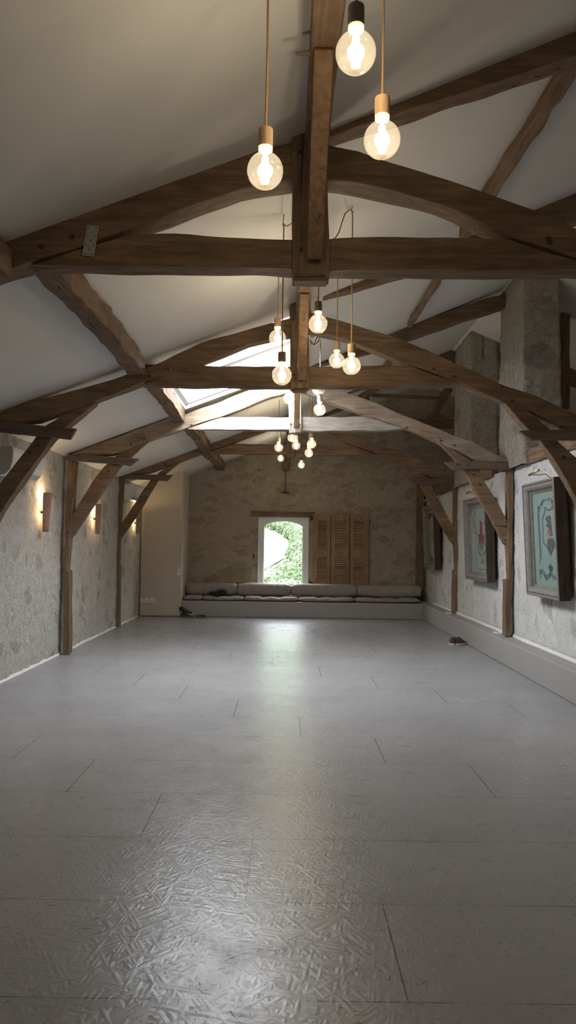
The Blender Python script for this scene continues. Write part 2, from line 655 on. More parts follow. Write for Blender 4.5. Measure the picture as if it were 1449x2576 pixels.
# right wall (low) and the loft behind it
b = MB().box((XR + 0.26, (YB + YF) / 2, 1.175), (0.44, YF - YB + 0.6, 2.35))
rough_wall(b, (XR, YB - 0.1, -0.02), (0, YF - YB + 0.3, 0), (0, 0, 2.40), (-1, 0, 0), 560, 80, 0.014, 30)
structure(b.build('wall_right', M_RIGHT, smooth=True), 'white roughly plastered stone side wall carrying framed paintings')
b = MB().box((4.3, (YB + YF) / 2, 2.25), (2.25, YF - YB, 0.1))
b.box((5.35, (YB + YF) / 2, 2.9), (0.1, YF - YB, 1.3))
structure(b.build('wall_loft', M_CEIL), 'pale lining of the loft space beyond the chimneys')
# back wall behind the camera
DX0, DX1, DZ = -0.42, 0.42, 2.05
b = MB()
b.box(((XL - 0.3 + DX0) / 2, YB - 0.1, 1.15), (DX0 - XL + 0.3, 0.2, 2.4))
b.box(((DX1 + 5.7) / 2, YB - 0.1, 1.15), (5.7 - DX1, 0.2, 2.4))
b.box(((DX0 + DX1) / 2, YB - 0.1, (DZ + 2.35) / 2), (DX1 - DX0, 0.2, 2.35 - DZ))
b.prism([(XL - 0.3, YB - 0.2, 2.35), (5.7, YB - 0.2, 2.35), (5.7, YB - 0.2, ceil_z(5.6) + 0.03), (2.71, YB - 0.2, ceil_z(2.71) + 0.03), (0.1, YB - 0.2, ceil_z(0.1) + 0.03), (XL - 0.3, YB - 0.2, ceil_z(XL - 0.3) + 0.03)], (0, 0.2, 0))
structure(b.build('wall_back', M_LEFT), 'rough stone wall behind the camera')

dr = thing('door_1', (0, YB - 0.1, 0), 'closed brown plank door in the end wall behind the camera', None, None, 'structure')
MB().box((0, YB - 0.06, DZ / 2), (DX1 - DX0, 0.06, DZ)).build('door_leaf', WZ, dr, bevel=0.004)
MB().box((DX1 - 0.08, YB - 0.01, 1.02), (0.03, 0.05, 0.14)).build('door_handle', M_IRON, dr)

# far gable with the window opening
WL, WR = P(648, 1400, YF).x, P(776, 1400, YF).x
WT, WBt = P(713, 1300, YF).z, 0.50
b = MB()
roof = lambda x: ceil_z(x) + 0.03
rough_wall(b, (XL - 0.3, YF, -0.1), (WL - XL + 0.3, 0, 0), (0, 0, WT + 0.1), (0, -1, 0), 90, 80, 0.012, 60)
rough_wall(b, (WR, YF, -0.1), (5.5 - WR, 0, 0), (0, 0, WT + 0.1), (0, -1, 0), 160, 80, 0.012, 60)
rough_wall(b, (WL, YF, -0.1), (WR - WL, 0, 0), (0, 0, WBt + 0.1), (0, -1, 0), 36, 16, 0.012, 60)
gxs = [XL - 0.3 + (5.5 - XL + 0.3) * i / 270 for i in range(271)]
top, fs = [], []
nr = 70
for j in range(nr + 1):
    for x in gxs:
        q = Vector((x, YF, WT + (roof(x) - WT) * j / nr))
        k = noise.fractal(q * 2.6 + Vector((60, 0, 0)), 1.0, 2.0, 3) * 0.6 + noise.fractal(q * 9.0 + Vector((60, 5, 0)), 0.8, 2.0, 3) * 0.55
        top.append(q + Vector((0, -(0.012 * k - 0.012), 0)))
w = len(gxs)
for j in range(nr):
    for i in range(w - 1):
        fs.append((j * w + i, j * w + i + 1, (j + 1) * w + i + 1, (j + 1) * w + i))
b.add(top, fs)
yo = YF + 0.42
b.quad((XL - 0.3, yo, -0.1), (WL, yo, -0.1), (WL, yo, WT), (XL - 0.3, yo, WT))
b.quad((WR, yo, -0.1), (5.5, yo, -0.1), (5.5, yo, WT), (WR, yo, WT))
b.quad((WL, yo, -0.1), (WR, yo, -0.1), (WR, yo, WBt), (WL, yo, WBt))
b.add([(XL - 0.3, yo, WT), (5.5, yo, WT), (5.5, yo, roof(5.5)), (2.71, yo, roof(2.71)), (0.1, yo, roof(0.1)), (XL - 0.3, yo, roof(XL - 0.3))], [(0, 1, 2, 3, 4, 5)])
a, c_ = YF, YF + 0.42
b.quad((WL, a, WBt), (WL, c_, WBt), (WL, c_, WT), (WL, a, WT))
b.quad((WR, a, WBt), (WR, c_, WBt), (WR, c_, WT), (WR, a, WT))
b.quad((WL, a, WBt), (WL, c_, WBt), (WR, c_, WBt), (WR, a, WBt))
b.quad((WL, a, WT), (WL, c_, WT), (WR, c_, WT), (WR, a, WT))
structure(b.build('wall_far', M_FAR, smooth=True), 'brown rubble stone gable wall with pale mortar patches')

# cream closet block in the far left corner
b = MB()
bx1 = P(455, 1540, 14.0).x
b.box(((XL + bx1) / 2, (14.0 + YF) / 2, 1.45), (bx1 - XL, YF - 14.0, 2.9))
structure(b.build('wall_closet', M_BOX, bevel=0.03), 'smooth cream plastered corner block beside the stone gable')

# plaster bench across the gable and the ledge along the right wall
b = MB()
b.box(((bx1 + XR) / 2, (BENCH_Y + YF) / 2, BENCH_Z / 2), (XR - bx1, YF - BENCH_Y, BENCH_Z))
b.box(((LEDGE_X + XR) / 2, (YB + BENCH_Y) / 2, BENCH_Z / 2), (XR - LEDGE_X, BENCH_Y - YB, BENCH_Z))
structure(b.build('trim_1', M_BENCH, bevel=0.012), 'grey plastered bench across the gable with ledge along the right wall')

# irregular white joints where the walls meet floor and ledge
b = MB()
n = 90
for i in range(n):
    y0, y1 = YB + (YF - 1 - YB) * i / n, YB + (YF - 1 - YB) * (i + 1) / n
    w0 = 0.010 + 0.014 * noise.noise((y0 * 2.1, 3, 0))
    w1 = 0.010 + 0.014 * noise.noise((y1 * 2.1, 3, 0))
    b.add([(XL - 0.02, y0, 0.03), (XL + w0, y0, 0.002), (XL + w1, y1, 0.002), (XL - 0.02, y1, 0.03)], [(0, 1, 2, 3)])
structure(b.build('baseboard_left', M_TRIM), 'thin white plaster joint along the foot of the left wall')
b = MB()
for i in range(n):
    y0, y1 = YB + (BENCH_Y - YB) * i / n, YB + (BENCH_Y - YB) * (i + 1) / n
    w0 = 0.014 + 0.014 * noise.noise((y0 * 1.7, 9, 0))
    w1 = 0.014 + 0.014 * noise.noise((y1 * 1.7, 9, 0))
    b.add([(XR, y0, BENCH_Z + 0.035), (XR - w0, y0, BENCH_Z + 0.002), (XR - w1, y1, BENCH_Z + 0.002), (XR, y1, BENCH_Z + 0.035)], [(0, 1, 2, 3)])
structure(b.build('baseboard_right', M_TRIM), 'thin white plaster joint along the ledge at the right wall')

# ------------------------------------------------------------------ gable window
win = thing('window_1', ((WL + WR) / 2, YF + 0.05, WBt), 'white framed arched window in the stone gable looking onto greenery', None, None, 'structure')
fy0, fy1 = YF + 0.05, YF + 0.13
gl, gr = P(664, 1400, YF + 0.05).x, P(760, 1400, YF + 0.05).x
gsp, gtop = P(713, 1324, YF + 0.05).z, P(713, 1311.5, YF + 0.05).z
b = MB()
b.box(((WL + gl) / 2, (fy0 + fy1) / 2, (WBt + WT) / 2), (gl - WL, fy1 - fy0, WT - WBt))
b.box(((WR + gr) / 2, (fy0 + fy1) / 2, (WBt + WT) / 2), (WR - gr, fy1 - fy0, WT - WBt))
b.box(((gl + gr) / 2, (fy0 + fy1) / 2, WBt + 0.05), (gr - gl, fy1 - fy0, 0.1))
arc = []
for i in range(17):
    u = i / 16
    arc.append((gl + (gr - gl) * u, fy0, gsp + (gtop - gsp) * (1 - (2 * u - 1) ** 2) ** 0.75))
b.prism([(gl, fy0, WT)] + arc + [(gr, fy0, WT)], (0, fy1 - fy0, 0))
b.build('window_frame', M_WHITEF, win)
b = MB()
iw = 0.016
b.box((gl - 0.035, fy0 - 0.008, (WBt + gsp) / 2), (iw, 0.016, gsp - WBt))
b.box((gr + 0.035, fy0 - 0.008, (WBt + gsp) / 2), (iw, 0.016, gsp - WBt))
b.box(((gl + gr) / 2, fy0 - 0.008, gtop + 0.05), (gr - gl + 0.1, 0.016, iw))
b.build('glazing_bead', M_WHITEF, win)
b = MB().quad((gl, fy1 - 0.03, WBt), (gr, fy1 - 0.03, WBt), (gr, fy1 - 0.03, WT), (gl, fy1 - 0.03, WT))
b.build('pane', M_PANE, win)
portal('window_daylight', ((WL + WR) / 2, YF + 0.40, (WBt + WT) / 2), (0, -1, 0), WR - WL, WT - WBt)

b = MB()
p0, p1 = P(631, 1286, YF), P(792, 1300, YF)
b.box(((p0.x + p1.x) / 2, YF + 0.03, (p0.z + p1.z) / 2), (p1.x - p0.x, 0.12, p0.z - p1.z))
tag(b.build('window_lintel', WX, bevel=0.006), 'weathered wooden lintel over the gable window', 'lintel')

# louvred shutters
sh0, sh1 = P(786, 1294, YF - 0.02), P(927, 1476, YF - 0.02)
shw = sh1.x - sh0.x
shh = sh0.z - sh1.z
sh = thing('folding_shutter', (sh0.x, YF - 0.03, sh1.z), 'brown wooden louvred folding shutter of three leaves beside the gable window', 'shutter')
lw_ = shw / 3
for k in range(3):
    x0 = sh0.x + lw_ * k
    st = 0.075 if k else 0.11
    frame = MB()
    yc = YF - 0.03
    xa, xb = x0 + 0.004, x0 + lw_ - 0.004
    frame.box((xa + st / 2, yc, sh1.z + shh / 2), (st, 0.036, shh))
    frame.box((xb - 0.05, yc, sh1.z + shh / 2), (0.10 if k == 2 else 0.075, 0.036, shh))
    for (z0, z1) in ((0, 0.085), (0.40, 0.525), (0.915, 1.0)):
        frame.box(((xa + xb) / 2, yc, sh1.z + shh * (z0 + z1) / 2), (xb - xa - 0.02, 0.032, shh * (z1 - z0)))
    leaf = frame.build('shutter_leaf', SHUTZ, sh, bevel=0.004)
    for (z0, z1, cnt) in ((0.085, 0.40, 10), (0.525, 0.915, 11)):
        lou = MB()
        for q in range(cnt):
            zc = sh1.z + shh * (z0 + (z1 - z0) * (q + 0.5) / cnt)
            lou.box(((xa + xb) / 2, yc + 0.004, zc), (xb - xa - 0.14, 0.012, shh * (z1 - z0) / cnt * 0.98), Matrix.Rotation(math.radians(-28), 3, 'X'))
        lou.build('louvre_panel', SHUT, leaf)
    for fz in (0.957, 0.462):
        c0 = Vector(((xa + xb) / 2 + 0.01 * k, yc - 0.02, sh1.z + shh * fz))
        MB().tube([c0, c0 + Vector((0, -0.004, 0))], 0.012, 10).build('bolt_head', M_IRON, leaf)
for fz in (0.95, 0.03):
    hb = MB().box((sh0.x - 0.005, YF - 0.05, sh1.z + shh * fz), (0.05, 0.016, 0.07))
    hb.tube([(sh0.x - 0.03, YF - 0.05, sh1.z + shh * fz - 0.05), (sh0.x - 0.03, YF - 0.05, sh1.z + shh * fz + 0.05)], 0.011, 8)
    hb.build('hinge', M_IRON, sh)

# iron catch left of the window, chain and hook above it
q = P(638, 1400, YF)
b = MB().box((q.x, YF - 0.012, q.z), (0.022, 0.03, 0.09))
b.tube([(q.x, YF - 0.02, q.z + 0.03), (q.x + 0.03, YF - 0.05, q.z + 0.035)], 0.008, 8)
tag(b.build('shutter_catch', M_IRON), 'black iron shutter catch on the stone beside the window', 'catch')
ch = P(718, 1185, YF - 0.09)
chb = P(718, 1238, YF - 0.03)
hang = thing('iron_chain', (ch.x, YF - 0.05, chb.z), 'thin dark iron chain hanging down the gable above the window', 'chain')
b = MB()
nl = 18
for i in range(nl):
    z = ch.z + 0.08 - (ch.z + 0.08 - chb.z) * (i + 0.5) / nl
    pts = []
    for k in range(9):
        a_ = 2 * math.pi * k / 8
        du, dv = 0.008 * math.cos(a_), 0.019 * math.sin(a_)
        pts.append((ch.x + (du if i % 2 else 0), YF - 0.06 + (0 if i % 2 else du), z + dv))
    b.tube(pts, 0.004, 5, False)
b.build('chain_links', M_IRON, hang)
b = MB().box((ch.x, YF - 0.012, chb.z), (0.16, 0.02, 0.018)).box((ch.x, YF - 0.03, chb.z), (0.02, 0.06, 0.04))
b.build('anchor_plate', M_IRON, hang)

# ------------------------------------------------------------------ skylight (two roof windows side by side)
sk = thing('window_2', ((SKX0 + SKX1) / 2, (SKY0 + SKY1) / 2, ceil_z((SKX0 + SKX1) / 2)), 'large white roof window in the sloping ceiling between the middle trusses', None, None, 'structure')
RT = 0.07
b = MB()
for (xa, ya, xb, yb) in ((SKX0, SKY0, SKX1, SKY0), (SKX1, SKY0, SKX1, SKY1), (SKX1, SKY1, SKX0, SKY1), (SKX0, SKY1, SKX0, SKY0)):
    b.quad((xa, ya, ceil_z(xa)), (xb, yb, ceil_z(xb)), (xb, yb, ceil_z(xb) + RT), (xa, ya, ceil_z(xa) + RT))
b.build('reveal', M_WHITEF, sk)
slope = math.atan(0.385)
RS = Matrix.Rotation(-slope, 3, 'Y')
ym = (SKY0 + SKY1) / 2
for (ya, yb) in ((SKY0, ym - 0.02), (ym + 0.02, SKY1)):
    fr = MB()
    xm = (SKX0 + SKX1) / 2
    lx = (SKX1 - SKX0) / math.cos(slope)
    zc = ceil_z(xm) + RT
    fr.box((xm, ya + 0.02, zc), (lx, 0.04, 0.03), RS)
    fr.box((xm, yb - 0.02, zc), (lx, 0.04, 0.03), RS)
    for xe in (SKX0 + 0.02, SKX1 - 0.02):
        fr.box((xe, (ya + yb) / 2, ceil_z(xe) + RT), (0.04, yb - ya, 0.03), RS)
    sash = fr.build('sash', M_WHITEF, sk)
    pn = MB().quad((SKX0, ya, ceil_z(SKX0) + RT), (SKX1, ya, ceil_z(SKX1) + RT), (SKX1, yb, ceil_z(SKX1) + RT), (SKX0, yb, ceil_z(SKX0) + RT))
    pn.build('pane', M_PANE, sash)
b = MB().box(((SKX0 + SKX1) / 2, ym, ceil_z((SKX0 + SKX1) / 2) + RT), ((SKX1 - SKX0) / math.cos(slope), 0.04, 0.05), RS)
b.build('mullion', M_WHITEF, sk)
nrm = RS @ Vector((0, 0, -1))
portal('skylight_daylight', Vector(((SKX0 + SKX1) / 2, ym, ceil_z((SKX0 + SKX1) / 2) + RT + 0.06)), nrm, SKY1 - SKY0, (SKX1 - SKX0) / math.cos(slope))


# ------------------------------------------------------------------ timber
def resample(pts, step):
    out = []
    n = len(pts)
    for i in range(n):
        a, b_ = Vector(pts[i]), Vector(pts[(i + 1) % n])
        k = max(1, int((b_ - a).length / step))
        for j in range(k):
            out.append(a.lerp(b_, j / k))
    return out


SEED = [0]


def timber(name, poly_px, Y, thick, mat, parent, rough=0.006, step=0.07, bev=0.006, clip=True):
    """a hewn timber lying in the cross plane of the room: outline traced at its own depth, wobbly edges"""
    SEED[0] += 1
    sd = SEED[0] * 3.7
    pts = [P(x, y, Y) for x, y in poly_px]
    pts = resample(pts, step)
    cen = sum(pts, Vector()) / len(pts)
    front, back = [], []
    for p in pts:
        w = Vector((noise.noise((p.x * 4, p.z * 4, sd)), 0, noise.noise((p.x * 4 + 9, p.z * 4, sd)))) * rough * 2.0
        w2 = Vector((noise.noise((p.x * 4, p.z * 4, sd + 50)), 0, noise.noise((p.x * 4 + 9, p.z * 4, sd + 50)))) * rough * 2.0
        front.append(p + w)
        back.append(p + Vector((0, thick, 0)) + w2)
    n_ = len(pts)
    m = MB()
    m.add(front + back, [tuple(range(n_)), tuple(range(2 * n_ - 1, n_ - 1, -1))] + [(i, i + n_, (i + 1) % n_ + n_, (i + 1) % n_) for i in range(n_)])
    return m.build(name, mat, parent, bevel=bev)


def beam3d(name, path, w, h, mat, parent=None, rough=0.008, seg=14, bev=0.008, base=None):
    """timber of rectangular section along a 3D path (world points), with slow wander and wobble"""
    SEED[0] += 1
    sd = SEED[0] * 5.3
    path = [Vector(p) for p in path]
    pts = []
    for i in range(len(path) - 1):
        k = max(1, seg // (len(path) - 1))
        for j in range(k):
            pts.append(path[i].lerp(path[i + 1], j / k))
    pts.append(path[-1])
    vs, fs = [], []
    for i, p in enumerate(pts):
        t = (pts[min(i + 1, len(pts) - 1)] - pts[max(i - 1, 0)]).normalized()
        up = Vector((0, 0, 1)) if abs(t.z) < 0.95 else Vector((0, 1, 0))
        u = t.cross(up).normalized()
        v = u.cross(t)
        for (a_, c2) in ((-1, -1), (1, -1), (1, 1), (-1, 1)):
            jx = noise.noise((i * 0.6, a_ * 3 + c2, sd)) * rough * 1.6
            jz = noise.noise((i * 0.6, a_ * 3 + c2 + 7, sd)) * rough * 1.6
            vs.append(p + u * (a_ * w / 2 + jx) + v * (c2 * h / 2 + jz))
    for i in range(len(pts) - 1):
        for k in range(4):
            k2 = (k + 1) % 4
            fs.append((i * 4 + k, i * 4 + k2, (i + 1) * 4 + k2, (i + 1) * 4 + k))
    fs.append((3, 2, 1, 0))
    e = (len(pts) - 1) * 4
    fs.append((e, e + 1, e + 2, e + 3))
    return MB().add(vs, fs).build(name, mat, parent, bevel=bev, base=base)


def pegs(parent, Y, pts, r=0.012, name='peg'):
    for (x, y) in pts:
        p = P(x, y, Y)
        MB().tube([p + Vector((0, 0.02, 0)), p + Vector((0, -0.012, 0))], r, 10).build(name, PEG, parent)


T1Y, T2Y, T3Y, T4Y = 3.80, 6.50, 9.10, 12.15

# ---- truss nearest the camera
t1 = thing('roof_truss', (0.1, T1Y, 0), 'dark oak roof truss nearest the camera, with a perforated metal plate', 'roof truss', 'oak roof trusses')
timber('arched_rafter', [(-640, 800), (-260, 690), (0, 606), (53, 585), (149, 549), (224, 523), (360, 467), (460, 428), (560, 394), (650, 374), (745, 362),
                         (745, 449), (600, 474), (520, 500), (420, 540), (300, 583), (180, 625), (72, 663), (0, 682), (-260, 770), (-640, 885)], T1Y, 0.16, WX, t1)
timber('arched_rafter', [(815, 362), (900, 380), (960, 400), (1129, 449), (1247, 493), (1335, 526), (1449, 574), (1600, 640), (2060, 850),
                         (2060, 925), (1449, 646), (1280, 591), (1213, 560), (1149, 526), (1095, 506), (960, 472), (900, 460), (815, 449)], T1Y, 0.16, WX, t1)
timber('tie_beam', [(80, 664), (180, 629), (330, 588), (480, 590), (600, 598), (742, 603), (742, 673), (360, 668), (160, 664)], T1Y + 0.012, 0.145, WX, t1)
timber('tie_beam', [(822, 600), (960, 594), (1130, 597), (1280, 602), (1449, 655), (1560, 690), (1449, 677), (1200, 678), (960, 678), (822, 679)], T1Y + 0.012, 0.145, WX, t1)
timber('king_post', [(736, 318), (757, 300), (757, 60), (818, 60), (818, 300), (823, 364), (827, 520), (831, 690), (736, 690)], T1Y - 0.015, 0.17, WZ, t1)
timber('foot_block', [(738, 690), (822, 692), (822, 706), (738, 706)], T1Y + 0.03, 0.10, WX, t1)
timber('principal_rafter', [(703, 358), (712, 325), (737, 308), (820, 288), (970, 236), (1162, 152), (1264, 110), (1449, 34), (1700, -70), (2000, -200),
                            (2000, -90), (1700, 40), (1449, 140), (1419, 148), (1314, 184), (1162, 233), (980, 290), (823, 342), (737, 362)], T1Y + 0.06, 0.14, WX, t1)
pegs(t1, T1Y, [(105, 621), (183, 596), (1378, 601), (1382, 610)], 0.011)
pegs(t1, T1Y - 0.015, [(754, 384), (757, 628), (808, 636)], 0.011)
pl = MB()
pc = [P(219, 566, T1Y - 0.004), P(249, 568, T1Y - 0.004), P(236, 646, T1Y - 0.004), P(206, 642, T1Y - 0.004)]
pl.prism(pc, (0, 0.003, 0))
plate = pl.build('perforated_plate', M_ZINC, t1)
plate['label'] = 'galvanised perforated steel plate'
for i in range(7):
    for j in range(3):
        if (i + j) % 2:
            continue
        u, v = (j + 0.6) / 3.2, (i + 0.5) / 7
        p = pc[0].lerp(pc[1], u).lerp(pc[3].lerp(pc[2], u), v)
        MB().tube([p + Vector((0, 0.001, 0)), p + Vector((0, -0.001, 0))], 0.0035, 8).build('plate_hole', M_DARKP, plate)
for v in (0.2, 0.44, 0.68, 0.92):
    p = pc[0].lerp(pc[1], 0.5).lerp(pc[3].lerp(pc[2], 0.5), v)
    MB().tube([p, p + Vector((0, -0.006, 0))], 0.0065, 6).build('screw', M_ZINC, plate)

# ---- second truss
t2 = thing('roof_truss', (0.1, T2Y, 0), 'second oak truss, crossing in front of the bright skylight', 'roof truss', 'oak roof trusses')
timber('arched_rafter', [(-80, 1072), (0, 1040), (95, 1005), (150, 990), (210, 975), (280, 955), (350, 930), (415, 905), (500, 865), (555, 848), (640, 823), (735, 796),
                         (735, 840), (625, 865), (500, 917), (370, 958), (240, 1008), (185, 1030), (90, 1060), (0, 1066), (-80, 1085)], T2Y, 0.14, WX, t2)
timber('arched_rafter', [(770, 783), (850, 805), (925, 827), (1005, 852), (1075, 882), (1150, 917), (1190, 932), (1275, 970), (1350, 995), (1449, 1040), (1520, 1072),
                         (1520, 1090), (1449, 1077), (1415, 1070), (1315, 1025), (1267, 1010), (1157, 963), (1027, 915), (950, 884), (875, 853), (805, 838), (770, 830)], T2Y, 0.14, WX, t2)
timber('tie_beam', [(363, 964), (480, 919), (600, 921), (733, 922), (733, 973), (470, 970), (368, 968)], T2Y + 0.01, 0.13, WX, t2)
timber('tie_beam', [(777, 923), (899, 920), (1027, 919), (1157, 964), (1150, 970), (777, 974)], T2Y + 0.01, 0.13, WX, t2)
timber('king_post', [(729, 758), (737, 745), (738, 640), (768, 640), (773, 756), (777, 870), (780, 975), (730, 977)], T2Y - 0.015, 0.16, WZ, t2)
timber('foot_block', [(736, 977), (774, 977), (774, 984), (736, 984)], T2Y + 0.03, 0.10, WX, t2)
timber('principal_rafter', [(735, 748), (771, 736), (839, 712), (980, 657), (1125, 600), (1331, 523), (1449, 486), (1482, 476),
                            (1482, 545), (1449, 556), (1422, 561), (1200, 640), (980, 698), (875, 730), (775, 756), (735, 764)], T2Y + 0.13, 0.14, WX, t2)
for (front, dy) in ((0, -0.045), (1, 0.135)):
    timber('half_tie', [(-80, 1050), (0, 1060), (95, 1070), (188 + 4 * front, 1079 - front), (176, 1104 + 2 * front), (90, 1096), (0, 1085), (-80, 1078)], T2Y + dy, 0.05, SX, t2)
    timber('half_tie', [(1307 + 8 * front, 1083 + 4 * front), (1449, 1079), (1530, 1078), (1530, 1106), (1449, 1106), (1336, 1107), ], T2Y + dy, 0.05, SX, t2)
timber('arch_brace', [(238, 1009), (165, 1040), (117, 1070), (90, 1100), (0, 1216), (-34, 1262), (-34, 1360), (0, 1290), (60, 1205), (132, 1103), (162, 1076), (240, 1014)], T2Y + 0.008, 0.12, WX, t2)
timber('arch_brace', [(1267, 1011), (1318, 1026), (1380, 1075), (1405, 1110), (1449, 1152), (1480, 1200), (1480, 1345), (1455, 1262), (1425, 1206), (1395, 1158), (1360, 1107), (1310, 1060)], T2Y + 0.008, 0.12, WX, t2)
zb = P(0, 1085, T2Y).z
for (xa, xb, z0) in ((XL + 0.015, XL + 0.15, 0.0), (XR - 0.14, XR - 0.015, BENCH_Z)):
    MB().box(((xa + xb) / 2, T2Y + 0.065, (z0 + zb) / 2), (xb - xa, 0.13, zb - z0)).build('post', WZ, t2, bevel=0.008)
pegs(t2, T2Y - 0.04, [(118, 1085)], 0.010)
pegs(t2, T2Y + 0.008, [(95, 1121), (75, 1138), (1397, 1118), (1418, 1150)], 0.012)
pegs(t2, T2Y, [(1263, 972), (1288, 1008), (1090, 928), (1140, 948)], 0.011)
pegs(t2, T2Y - 0.015, [(738, 804), (768, 804), (740, 943), (769, 943)], 0.010)
p = P(783, 937, T2Y)
MB().tube([p + Vector((-0.02, 0.02, 0)), p + Vector((0.07, 0.02, 0.0))], 0.012, 6).build('peg', SZ, t2)
p = P(408, 928, T2Y)
for (x, y) in ((377, 944), (422, 926)):
    p = P(x, y, T2Y)
    MB().tube([p + Vector((0, 0.02, 0)), p + Vector((0.03, -0.04, -0.012))], 0.011, 8).build('peg', SZ, t2)

# ---- third truss
t3 = thing('roof_truss', (0.1, T3Y, 0), 'third oak truss, pale grey timbers lit by the skylight', 'roof truss', 'oak roof trusses')
timber('arched_rafter', [(168, 1145), (192, 1138), (265, 1111), (340, 1081), (436, 1054), (459, 1044), (525, 1021), (554, 1010), (601, 989), (633, 978), (727, 955),
                         (727, 988), (682, 999), (647, 1013), (598, 1034), (470, 1076), (427, 1090), (376, 1108), (298, 1139), (281, 1144), (199, 1146), (168, 1150)], T3Y, 0.14, RX_, t3, 0.007)
timber('arched_rafter', [(754, 962), (819, 976), (860, 981), (876, 990), (918, 1003), (962, 1020), (1019, 1047), (1042, 1055), (1089, 1073), (1140, 1094), (1200, 1118), (1256, 1146), (1296, 1161),
                         (1296, 1166), (1200, 1160), (1168, 1142), (1121, 1123), (1102, 1111), (1019, 1077), (918, 1045), (845, 1017), (797, 998), (754, 984)], T3Y, 0.14, RX_, t3, 0.007)
timber('tie_beam', [(472, 1077), (554, 1049), (640, 1049), (729, 1050), (729, 1082), (600, 1081), (474, 1080)], T3Y + 0.01, 0.12, GX, t3)
timber('tie_beam', [(757, 1050), (840, 1049), (927, 1048), (1019, 1079), (968, 1084), (757, 1084)], T3Y + 0.01, 0.12, GX, t3)
timber('king_post', [(724, 1000), (727, 900), (755, 900), (757, 983), (760, 1087), (727, 1089)], T3Y - 0.015, 0.15, GZ, t3)
timber('principal_rafter', [(745, 928), (780, 914), (835, 893), (883, 875), (970, 840), (1025, 818), (1135, 780), (1225, 750), (1276, 737),
                            (1276, 772), (1250, 780), (1175, 803), (1010, 860), (930, 886), (845, 909), (781, 922), (745, 938)], T3Y + 0.13, 0.13, WX, t3)
for (front, dy) in ((0, -0.045), (1, 0.125)):
    timber('half_tie', [(168, 1146), (212, 1143), (346 + 3 * front, 1154), (327 + 2 * front, 1172), (298, 1167), (168, 1158)], T3Y + dy, 0.05, SX, t3)
    timber('half_tie', [(1121 - 4 * front, 1162), (1200, 1160), (1295, 1161), (1295, 1181), (1140, 1181)], T3Y + dy, 0.05, SX, t3)
timber('arch_brace', [(375, 1108), (335, 1122), (293, 1144), (263, 1171), (232, 1212), (189, 1282), (178, 1298), (176, 1352), (184, 1346), (212, 1304), (262, 1230), (305, 1171), (325, 1150)], T3Y + 0.008, 0.10, WX, t3)
timber('arch_brace', [(1102, 1112), (1114, 1112), (1180, 1156), (1207, 1183), (1221, 1214), (1256, 1271), (1276, 1308), (1276, 1372), (1268, 1365), (1232, 1299), (1202, 1246), (1167, 1181), (1135, 1145)], T3Y + 0.008, 0.10, WX, t3)
timber('post', [(170, 1158), (190, 1160), (182, 1282), (174, 1378), (168, 1433), (174, 1436), (174, 1645), (157, 1645), (159, 1434), (162, 1358)], T3Y, 0.14, WZ, t3, 0.004)
timber('post', [(1279, 1180), (1293, 1180), (1286, 1600), (1270, 1600), (1272, 1459), (1282, 1457), (1279, 1411), (1276, 1376)], T3Y, 0.12, WZ, t3, 0.004)
pegs(t3, T3Y - 0.045, [(197, 1146), (291, 1156), (1150, 1168), (1176, 1170)], 0.011)
pegs(t3, T3Y + 0.008, [(273, 1186), (254, 1204), (1191, 1194), (1206, 1218)], 0.012)
pegs(t3, T3Y, [(329, 1118), (363, 1103), (482, 1069), (1142, 1120), (1108, 1108), (170, 1340), (1022, 1076)], 0.012)
pegs(t3, T3Y - 0.015, [(731, 1067), (752, 1067)], 0.010)

# ---- fourth truss
t4 = thing('roof_truss', (0.05, T4Y, 0), 'farthest oak truss, close to the stone gable wall', 'roof truss', 'oak roof trusses')
timber('arched_rafter', [(294, 1191), (379, 1154), (439, 1134), (486, 1122), (513, 1113), (583, 1087), (640, 1068), (725, 1042),
                         (725, 1066), (640, 1094), (590, 1113), (525, 1135), (456, 1160), (374, 1190), (330, 1193), (294, 1196)], T4Y, 0.13, WX, t4)
timber('arched_rafter', [(740, 1044), (820, 1066), (880, 1088), (918, 1104), (950, 1122), (994, 1130), (1057, 1155), (1105, 1177), (1158, 1205),
                         (1158, 1210), (1086, 1203), (1045, 1183), (1010, 1168), (945, 1140), (873, 1115), (816, 1087), (740, 1062)], T4Y, 0.13, WX, t4)
timber('tie_beam', [(526, 1137), (590, 1116), (640, 1117), (723, 1118), (723, 1143), (640, 1142), (526, 1139)], T4Y + 0.01, 0.11, WX, t4)
timber('tie_beam', [(743, 1119), (876, 1119), (945, 1142), (943, 1145), (743, 1146)], T4Y + 0.01, 0.11, WX, t4)
timber('king_post', [(719, 1020), (744, 1020), (745, 1148), (721, 1148)], T4Y - 0.015, 0.14, WZ, t4)
timber('principal_rafter', [(735, 1018), (797, 999), (960, 941), (1095, 888), (1152, 872), (1152, 910), (1095, 922), (960, 966), (797, 1010), (735, 1030)], T4Y + 0.12, 0.12, WX, t4)
for (front, dy) in ((0, -0.04), (1, 0.115)):
    timber('half_tie', [(295, 1191), (330, 1193), (432 + 2 * front, 1195), (421, 1210), (295, 1202)], T4Y + dy, 0.045, SX, t4)
    timber('half_tie', [(1029 - 3 * front, 1203), (1156, 1204), (1158, 1220), (1040, 1218)], T4Y + dy, 0.045, SX, t4)
timber('arch_brace', [(456, 1160), (412, 1178), (377, 1209), (352, 1246), (306, 1318), (303, 1326), (303, 1354), (311, 1344), (351, 1286), (396, 1209), (430, 1180)], T4Y + 0.008, 0.09, WX, t4)
timber('arch_brace', [(1010, 1170), (1047, 1184), (1077, 1200), (1084, 1220), (1109, 1267), (1142, 1327), (1142, 1371), (1133, 1360), (1098, 1300), (1059, 1220)], T4Y + 0.008, 0.09, WX, t4)
